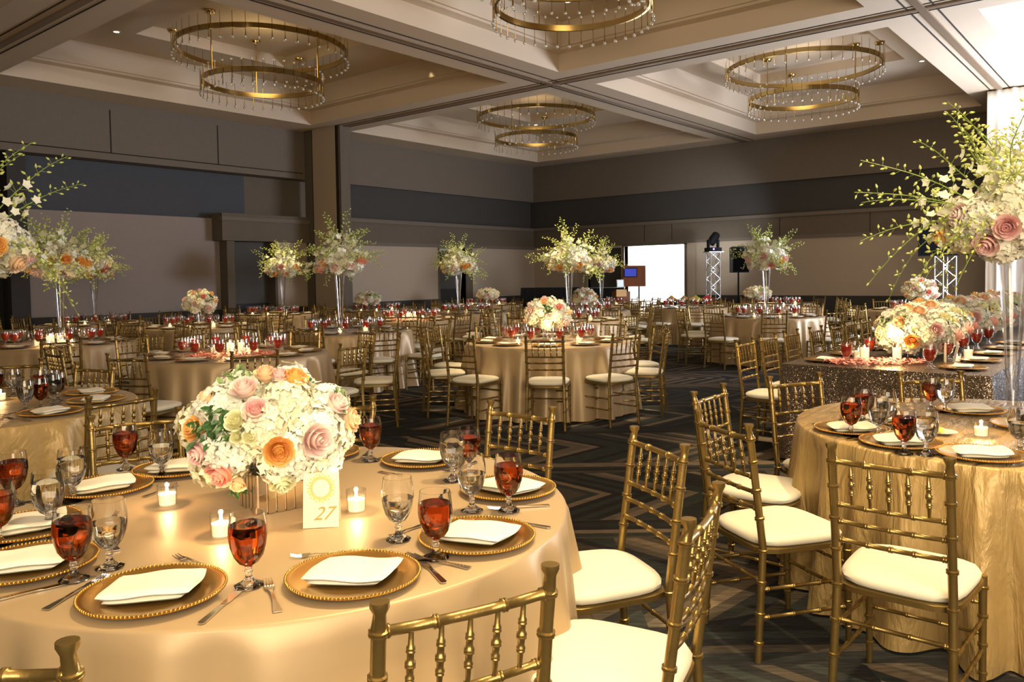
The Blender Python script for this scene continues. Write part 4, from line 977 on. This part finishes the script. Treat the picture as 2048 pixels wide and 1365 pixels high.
# --- sequined head table, lined up with the room
D1v = (SA, CA); D2v = (-CA, SA)           # viewer-aligned directions of room X and Y
LX, LY = 2.16, 6.44; TW, TL = 1.48, 7.4
def onT(t, w): return (LX+D1v[0]*t-D2v[0]*w, LY+D1v[1]*t-D2v[1]*w)
def long_cloth():
    mb = MB(); pts = []; n = 0
    def rr(t, w): return t, w
    per = []
    for i in range(60): per.append((0, TW*i/60, (-1, 0)))
    for i in range(200): per.append((TL*i/200, TW, (0, 1)))
    for i in range(60): per.append((TL, TW-TW*i/60, (1, 0)))
    for i in range(200): per.append((TL-TL*i/200, 0, (0, -1)))
    N_ = len(per); vs = []; fs = []
    zs = [.76, .755, .70, .55, .4, .25, .12, .012]
    for zi, z in enumerate(zs):
        d = 1-z/.76
        for k, (t, w, nn) in enumerate(per):
            f = (sin(k*.55)*.5+sin(k*.23+1)*.5)*.035*d**1.2+.05*d if z < .75 else 0
            vs.append((t+nn[0]*f, -(w+nn[1]*f), z))
    for i in range(len(zs)-1):
        for k in range(N_): fs.append((i*N_+k, i*N_+(k+1) % N_, (i+1)*N_+(k+1) % N_, (i+1)*N_+k))
    fs.append(tuple(range(N_))[::-1])
    return mb.add(vs, fs).mesh('tablecloth', 'sequin', True, 35)
ht = thing('head_table', 'long head table under glittering sequined cloth with flower garland', 'table', W(LX, LY, 0), 0)
link('tablecloth', long_cloth(), ht)
GH = 'gold chairs along the sequined head table'
nth = ['first', 'second', 'third', 'fourth', 'fifth', 'sixth', 'seventh', 'eighth', 'ninth', 'tenth', 'eleventh']
for k in range(10):
    x, y = onT(.34+.62*k, -.47+random.uniform(-.03, .03))
    put_chair(x, y, math.degrees(atan2(-D2v[1], -D2v[0])), f'gold ladder-back chair, {nth[k]} along the aisle side of the sequined table', 1, GH)
for k in range(9):
    for side, w, sg in (('aisle', .24, 1), ('drape', TW-.24, -1)):
        if side == 'drape' and k > 4: continue
        t = .36+.62*k; x, y = onT(t, w); f = (pi if sg > 0 else 0)
        nm = f'{nth[k]} place on the {side} side of the sequined table'
        spawn(PL_M, 'charger_plate', f'gold charger, {nm}', 'plate', W(x, y, Z), f, 'chargers on the sequined table')
        spawn(NAPF, 'folded_napkin', f'ivory napkin, {nm}', 'napkin', W(x, y, Z+.008), f+random.uniform(-.3, .3), 'napkins on the sequined table')
        x, y = onT(t-.10*sg*0+.12*(-1 if sg > 0 else -1), w+.20*sg); spawn(TEA_M, 'iced_tea_goblet', f'goblet of iced tea, {nm}', 'glass', W(x, y, Z), 0, 'teas on the sequined table')
        x, y = onT(t+.02, w+.22*sg); spawn(G_MID, 'water_goblet', f'goblet of water, {nm}', 'glass', W(x, y, Z), 0, 'waters on the sequined table')
gl = ['nearest mound of the flower garland, beside pink petals', 'second mound of the flower garland along the sequined table', 'third mound of the flower garland along the sequined table', 'fourth mound of the flower garland along the sequined table',
      'fifth mound of the flower garland along the sequined table', 'sixth mound of the flower garland along the sequined table', 'seventh mound of the flower garland, at the drape', 'eighth mound of the flower garland, at the drape', 'last mound of the flower garland, deepest at the drape']
for k in range(9):
    x, y = onT(1.0+.62*k, TW/2+random.uniform(-.05, .05))
    ball_piece(W(x, y, Z), gl[k], 80+k, .31+random.uniform(-.02, .03), .20+.015*(k % 2), near=k < 4, group='flower garland mounds on the sequined table', lift=.06, name='flower_mound', nr=18, cols=('orange', 'peach', 'pink', 'blush', 'yell', 'coral', 'peach'))
px_, py_ = onT(.42, .62); petals(px_, py_, .42, .22, 520, 5, 'pink rose petals strewn at the near end of the sequined table')
for t, w, kd, nm in ((.52, .5, 2, 'taller candle before the garland, nearer the aisle'), (.62, .72, 2, 'taller candle before the garland, middle'), (.70, .40, 1, 'low candle beside the garland, nearer the aisle'), (1.25, 1.12, 1, 'low candle behind the garland, drape side'), (.9, 1.1, 0, 'small candle before the garland, drape side')):
    x, y = onT(t, w); spawn((VOT, VOT_S, VOT_T)[kd], 'votive_candle', f'lit {nm}', 'candle', W(x, y, Z), 0, 'candles on the sequined table')
x, y = onT(.78, 1.10); sc_ = thing('folded_sign_card', 'white folded card standing beside the garland on sequined table', 'card', W(x, y, Z), radians(20))
link('card_leaf', MB().box(-.05, .05, -.001, .001, 0, .16, Matrix.Rotation(.2, 4, 'X')).mesh('card_leaf', 'china', False), sc_)
link('card_leaf', MB().box(-.05, .05, .06, .062, 0, .16, Matrix.Rotation(.0, 4, 'X')).mesh('card_leaf', 'china', False), sc_)
# ------------------------------------------------------------------ stage side things
def facing(x, y, yaw=0): return ROT+yaw
# drape
mb = MB(); vs = []; fs = []; n = 420; zs = [0.01, 1.2, 2.5, 3.8, 4.97]
v0, v1 = 2.86, -4.5
for z in zs:
    for k in range(n+1):
        v = v0+(v1-v0)*k/n; d = .05*sin(k*.42)+.035*sin(k*.83+1+z*.15)+.02*sin(k*.21)
        vs.append((18.14+d*(1.0 if z < 4.5 else .7), v, z))
for i in range(len(zs)-1):
    for k in range(n): fs.append((i*(n+1)+k, i*(n+1)+k+1, (i+1)*(n+1)+k+1, (i+1)*(n+1)+k))
dr = MB().add(vs, fs).mesh('drape_curtain', 'drape', True, 0); o = link('drape_curtain', dr); tag(o, 'floor-to-ceiling white pleated drape, brightly lit, beside the black screen', 'drape')
mo = o.modifiers.new('Solidify', 'SOLIDIFY'); mo.thickness = .006
def truss(parent, x, y, z0, z1, w):
    c = [(x-w/2, y-w/2), (x+w/2, y-w/2), (x+w/2, y+w/2), (x-w/2, y+w/2)]
    for q in c: link('chord', MB().tube([(q[0], q[1], z0), (q[0], q[1], z1)], .017, 8).mesh('chord', 'alu'), parent)
    nz = int((z1-z0)/(w*.8)); 
    for s in range(4):
        a, b = c[s], c[(s+1) % 4]; mb = MB()
        for k in range(nz):
            za, zb = z0+(z1-z0)*k/nz, z0+(z1-z0)*(k+1)/nz; p, q = (a, b) if k % 2 else (b, a); mb.tube([(p[0], p[1], za), (q[0], q[1], zb)], .009, 5)
        link('lattice', mb.mesh('lattice', 'alu'), parent)
# moving-head light on truss tower
x, y = .2515*20.3, 20.3
tt = thing('truss_tower', 'silver lattice truss tower beside the bright doorway', 'truss', W(x, y, 0), ROT+.2)
link('base_plate', MB().box(-.3, .3, -.3, .3, 0, .02).mesh('base_plate', 'alu', False), tt)
truss(tt, 0, 0, .02, 2.02, .26); link('top_plate', MB().box(-.2, .2, -.2, .2, 2.02, 2.04).mesh('top_plate', 'alu', False), tt)
mh = thing('moving_head_light', 'black moving head stage light with blue glow on truss tower', 'stage light', W(x, y, 2.04), ROT+.2)
link('base', MB().box(-.17, .17, -.14, .14, 0, .10).mesh('base', 'black', False), mh)
link('status_light', MB().ball((-.05, -.145, .06), .022, 8, 6).mesh('status_light', 'blue_led'), mh)
link('yoke', MB().box(-.15, -.11, -.05, .05, .1, .30).box(.11, .15, -.05, .05, .1, .30).mesh('yoke', 'black', False), mh)
link('head', MB().lathe([(.0, -.14), (.09, -.13), (.11, 0), (.10, .16), (.07, .2), (0, .2)], 16, Matrix.Translation((0, 0, .30)) @ Matrix.Rotation(.6, 4, 'Y')).mesh('head', 'black'), mh)
# loudspeaker and its stand
x, y = .283*19.2, 19.2
st = thing('speaker_stand', 'black pole stand carrying the loudspeaker before the linen panel', 'stand', W(x, y, 0), ROT)
link('pole', MB().tube([(0, 0, .0), (0, 0, 1.55)], .02, 8).mesh('pole', 'black'), st)
for k in range(3): a = 2*pi*k/3; link('leg', MB().tube([(0, 0, .75), (.42*cos(a), .42*sin(a), .01)], .012, 6).mesh('leg', 'black'), st)
sp_ = thing('loudspeaker', 'black loudspeaker on pole stand, partly behind tall flowers', 'speaker', W(x, y, 1.5), ROT+.1)
link('cabinet', MB().add([(-.2, -.16, 0), (.2, -.16, 0), (.16, .16, 0), (-.16, .16, 0), (-.2, -.16, .62), (.2, -.16, .62), (.16, .16, .60), (-.16, .16, .60)], [(0, 3, 2, 1), (4, 5, 6, 7), (0, 1, 5, 4), (1, 2, 6, 5), (2, 3, 7, 6), (3, 0, 4, 7)]).mesh('cabinet', 'black', False), sp_)
link('grille', MB().box(-.18, .18, -.168, -.16, .03, .59).mesh('grille', 'screen', False), sp_)
# screen on truss
x, y = .547*15.6, 15.6
ts = thing('screen_stand', 'silver lattice truss stand under the flat black screen', 'truss', W(x+.04, y+.25, 0), ROT+.1)
link('base_plate', MB().box(-.3, .3, -.3, .3, 0, .02).mesh('base_plate', 'alu', False), ts); truss(ts, 0, 0, .02, 2.0, .27)
tv = thing('flat_screen', 'flat black display screen on truss, beside the white drape', 'screen', W(x, y, 1.77), ROT-.1)
link('panel', MB().box(-.575, .575, 0, .05, 0, .645).mesh('panel', 'black', False), tv); link('display', MB().box(-.56, .56, -.004, 0, .015, .63).mesh('display', 'screen', False), tv)
# photo kiosk
x, y = .153*20.6, 20.6
kb = thing('photo_kiosk', 'wooden photo kiosk board with blue screen before bright doorway', 'kiosk', W(x, y, 0), ROT)
link('board', MB().box(-.29, .29, -.03, .03, 1.18, 1.72).mesh('board', 'wood', False), kb)
f_ = link('screen', MB().box(-.27, .07, -.05, -.03, 1.42, 1.66).mesh('screen', 'black', False), kb); link('display', MB().box(-.25, .05, -.052, -.05, 1.44, 1.64).mesh('display', 'bluescreen', False), f_)
link('pole', MB().tube([(.12, 0, .02), (.12, 0, 1.2)], .02, 8).mesh('pole', 'black'), kb); link('base', MB().box(-.1, .34, -.2, .2, 0, .02).mesh('base', 'black', False), kb)
x, y = .137*19.6, 19.6
kp = thing('print_station', 'small wooden printer box with tablet in front of kiosk board', 'printer', W(x, y, 0), ROT+.25)
link('cabinet', MB().box(-.17, .17, -.14, .2, .80, 1.08).mesh('cabinet', 'wood', False), kp)
link('cabinet_front', MB().box(-.20, .06, -.18, -.14, .96, 1.13, Matrix.Translation((0, 0, .0))).mesh('cabinet_front', 'woodlight', False), kp)
link('stand', MB().tube([(0, 0, 0.01), (0, 0, .8)], .03, 8).box(-.2, .2, -.2, .2, 0, .02).mesh('stand', 'black', False), kp)
tb = link('tablet', MB().box(-.12, .06, -.16, -.14, 1.17, 1.36, Matrix.Rotation(-.12, 4, 'X')).mesh('tablet', 'china', False), kp); link('display', MB().box(-.10, .04, -.163, -.16, 1.19, 1.34, Matrix.Rotation(-.12, 4, 'X')).mesh('display', 'tabscreen', False), tb)
link('tablet_arm', MB().tube([(.02, -.1, 1.08), (.02, -.28, 1.2)], .012, 6).mesh('tablet_arm', 'black'), kp)
# black-draped bar and buffet
def draped(name, label, x0, x1, y, dep, h, yaw=0):
    n = 120; w = x1-x0; mb = MB(); per = []
    for i in range(n): per.append((w*i/n-w/2, -dep/2, 0, -1))
    for i in range(20): per.append((w/2, -dep/2+dep*i/20, 1, 0))
    for i in range(n): per.append((w/2-w*i/n, dep/2, 0, 1))
    for i in range(20): per.append((-w/2, dep/2-dep*i/20, -1, 0))
    N_ = len(per); vs = []; fs = []
    for z in (h, h-.02, h*.5, .01):
        for k, (a, b, nx, ny) in enumerate(per): f = (.025*sin(k*.8)+.03)*(1-z/h); vs.append((a+nx*f, b+ny*f, z))
    for i in range(3):
        for k in range(N_): fs.append((i*N_+k, i*N_+(k+1) % N_, (i+1)*N_+(k+1) % N_, (i+1)*N_+k)[::-1])
    fs.append(tuple(range(N_)))
    t = thing(name, label, 'table', W((x0+x1)/2, y, 0), ROT+yaw); link('tablecloth', mb.add(vs, fs).mesh('tablecloth', 'blackcloth', True, 40), t); return t
draped('bar_table', 'long black draped bar before the room corner', .25, 1.80, 21.6, .75, 1.17)
draped('bar_table', 'long black draped bar in front of the dark door', 2.0, 3.0, 21.9, .75, 1.14)
draped('buffet_table', 'black draped buffet below the bright doorway', 3.6, 4.95, 19.35, .7, .80)
fx = [(3.85, 'food', .13, 'beige bread mound, first on the black buffet'), (4.15, 'woodlight', .12, 'pale food mound, second on the black buffet'), (4.43, 'butter', .12, 'yellow food mound, third on the black buffet'), (4.72, 'foodred', .15, 'red food mound at the end of the black buffet')]
for x, m, r, lb in fx:
    t = thing('food_platter', lb, 'food', W(x, 19.3, .80), 0)
    link('platter', MB().lathe([(0, .0), (.17, 0), (.2, .02), (0, .02)], 20).mesh('platter', 'steel'), t)
    mb = MB(); rn = random.Random(int(x*100))
    for k in range(26):
        a = k*2.4; q = .14*sqrt(k/26); mb.ball((q*cos(a), q*sin(a), .03+.09*(1-q/.15)+rn.uniform(0, .02)), .038, 7, 5)
    link('food', mb.mesh('food', m), t)
# recessed downlights in the coffers
for i, (u, v) in enumerate([(6.4, 13.9), (10.3, 13.9), (6.4, 10.6), (10.3, 10.6), (14.0, 13.9), (18.0, 13.9), (14.0, 10.6), (18.0, 10.6), (14.0, 7.3), (18.0, 7.3), (14.0, 4.0), (18.0, 4.0), (6.4, 7.3), (10.3, 7.3), (6.4, 4.0), (10.3, 4.0)]):
    t = thing('recessed_downlight', 'small round recessed downlight in a ceiling coffer', 'ceiling light', (u, v, 5.74), 0, 'recessed downlights in the coffers')
    link('trim_ring', MB().lathe([(.045, -.012), (.07, -.012), (.07, 0), (.045, 0)], 20, closed=True).mesh('trim_ring', 'lamprim'), t)
    link('lens', MB().lathe([(0, -.006), (.045, -.006), (.045, 0), (0, 0)], 16).mesh('lens', 'lamp'), t)
# ------------------------------------------------------------------ lights
def spot(loc, target, power, size, col, blend=.6, rad=.12):
    l = bpy.data.lights.new('spot', 'SPOT'); l.energy = power; l.spot_size = radians(size); l.spot_blend = blend; l.color = col; l.shadow_soft_size = rad
    o = bpy.data.objects.new('spot_lamp', l); COL.objects.link(o); o.location = loc
    o.rotation_euler = (Vector(target)-Vector(loc)).to_track_quat('-Z', 'Y').to_euler(); return o
def area(loc, target, power, sx, sy, col):
    l = bpy.data.lights.new('area', 'AREA'); l.shape = 'RECTANGLE'; l.size = sx; l.size_y = sy; l.energy = power; l.color = col
    o = bpy.data.objects.new('area_light', l); COL.objects.link(o); o.location = loc
    o.rotation_euler = (Vector(target)-Vector(loc)).to_track_quat('-Z', 'Y').to_euler(); return o
WARM = (1, .77, .445); WARM2 = (1, .73, .385); COOL = (.78, .84, 1)
def over(x, y, p, size=34, col=WARM, dx=-.3, dy=-.4, z=5.6): spot(W(x+dx, y+dy, z), W(x, y, .76), p, size, col)
over(-.55, 2.4, 410, 48, WARM, .9, .5, 4.9)       # foreground table
over(.9, 2.3, 420, 50, WARM, .5, .6, 4.9)         # aisle chairs
over(2.4, 3.9, 520, 46, WARM2, .6, .4, 4.9)
over(.40, 9.0, 800, 34, WARM, .1, .1, 5.0)
over(-2.7, 7.9, 90, 34, WARM, .3)
over(-2.33, 11.2, 560, 34)
over(.92, 13.06, 900, 30, WARM2)
over(4.3, 13.4, 900, 34, WARM2)
over(1.5, 16.5, 620, 30, WARM2)
over(-1.77, 14.06, 500, 30, WARM2)
over(-1.12, 16.9, 620, 26, WARM2)
over(2.18, 19.5, 400, 26, WARM2)
over(-4.6, 16.5, 620, 28, WARM2)
over(-7.24, 13.9, 420, 24, WARM2)
over(-5.0, 12.8, 420, 28, WARM2)
over(7.6, 14.9, 480, 28, WARM2)
over(5.4, 17.4, 420, 28, WARM2)
over(-3.45, 18.5, 420, 26, WARM2)
over(-.65, 20.6, 420, 26, WARM2)
over(-5.5, 9.7, 40, 34)
for x_, y_, p_ in ((-2.38, 11.1, 300), (4.26, 13.4, 420), (.92, 12.9, 420), (-1.10, 16.6, 330), (2.18, 19.5, 260), (-7.24, 13.9, 300), (-4.8, 16.8, 330), (-5.0, 12.8, 200), (1.5, 16.5, 260)):
    spot(W(x_-.5, y_-1.1, 5.6), W(x_, y_, 1.75), p_, 20, (1, .80, .42), .7)
over(3.9, 8.4, 1300, 44, WARM, .5, .3)
over(3.2, 6.4, 950, 40, WARM, .5, .3)
area((15.6, 1.2, .3), (18.14, .8, 3.0), 60, 4.0, .3, (1, .9, .82))        # drape uplights
area((17.2, 1.8, 4.9), (18.14, 1.2, 1.5), 22, 2.5, .3, (1, .88, .78))
area((16.5, -1.5, 2.2), (6, 10, 8.2), 820, 3.5, 2.5, COOL)                 # cool spill from the stage
area((U0+1.5, (v_at(1370)+v_at(1250))/2, 2.85), (U0+1.5, (v_at(1370)+v_at(1250))/2, 0), 420, 2.0, 3.0, (1, 1, 1))  # foyer lamps
area(W(1.0, -2.5, 2.8), W(.5, 8, 7.8), 430, 5, 3, (1, .84, .62))  # unseen uplight added behind the camera to brighten the ceiling
area(W(-.6, -1.6, 3.1), W(-.7, 2.6, .9), 11, 3.2, 2.0, (1, .82, .60))             # unseen warm fill added behind the camera for the front table
spot((17.2, 7.2, 2.3), (20.6, 9.8, 3.1), 220, 50, (.86, .93, 1), 1); spot((17.6, 7.0, 2.2), (20.6, v_at(1425), 1.9), 210, 34, (.95, .98, 1), 1)  # unseen low spots, below the ceiling, for the cool glow on the stage-side wall
spot((17.0, 11.5, .3), (19.9, 16.0, 3.9), 25, 30, WARM)  # unseen spot near the floor, aimed up at the room corner
for u, v in [(8.2, 12.35), (16.0, 12.35), (16.0, 5.7), (8.25, 5.35)]:  # fill points added in the coffers; the chandeliers themselves are unlit
    l = bpy.data.lights.new('coffer_fill', 'POINT'); l.energy = 9; l.color = (1, .74, .40); l.shadow_soft_size = .3
    o = bpy.data.objects.new('coffer_fill', l); COL.objects.link(o); o.location = (u, v, 5.35)
def candle_light(x, y, z, p):
    l = bpy.data.lights.new('candle_glow', 'POINT'); l.energy = p; l.color = (1, .62, .27); l.shadow_soft_size = .006
    o = bpy.data.objects.new('candle_glow', l); COL.objects.link(o); o.location = W(x, y, z)
for px, py in ((335, 1010), (713, 1022), (443, 1072), (1962, 872), (2, 800)):
    x, y = at(px, py, .762); candle_light(x, y, .762+.056, 2.2)
for x, y, p in ((-2.74, 7.85, 9), (-1.77, 13.85, 10), (-5.4, 9.3, 5), (3.0, 6.4, 8), (.4, 8.6, 5)): candle_light(x, y, .98, p)
w = bpy.data.worlds.new('world'); bpy.context.scene.world = w; w.use_nodes = True
w.node_tree.nodes['Background'].inputs[0].default_value = (1, .80, .58, 1); w.node_tree.nodes['Background'].inputs[1].default_value = .085
# ------------------------------------------------------------------ camera
cam = bpy.data.cameras.new('camera'); co = bpy.data.objects.new('camera', cam); COL.objects.link(co)
cam.sensor_width = 36; cam.lens = 36*F/2048; cam.shift_y = (CY-682.5)/2048; cam.clip_start = .05; cam.clip_end = 200
fw = Vector((CA, SA, 0)); rt = Vector((SA, -CA, 0)); up = Vector((0, 0, 1))
f2 = fw*cos(PITCH)-up*sin(PITCH); u2 = fw*sin(PITCH)+up*cos(PITCH)
rx_ = rt*cos(ROLL)-u2*sin(ROLL); ux_ = rt*sin(ROLL)+u2*cos(ROLL)
m3 = Matrix((rx_, ux_, -f2)).transposed(); co.matrix_world = Matrix.Translation((0, 0, H)) @ m3.to_4x4()
sc = bpy.context.scene; sc.camera = co
sc.view_settings.view_transform = 'Standard'; sc.view_settings.look = 'None'; sc.view_settings.gamma = 1; sc.view_settings.exposure = 0.45
sc.cycles.max_bounces = 10; sc.cycles.transmission_bounces = 8; sc.cycles.transparent_max_bounces = 24; sc.cycles.diffuse_bounces = 3; sc.cycles.glossy_bounces = 3
sc.cycles.sample_clamp_indirect = 4; sc.cycles.caustics_reflective = False; sc.cycles.caustics_refractive = False
sc.cycles.use_denoising = True
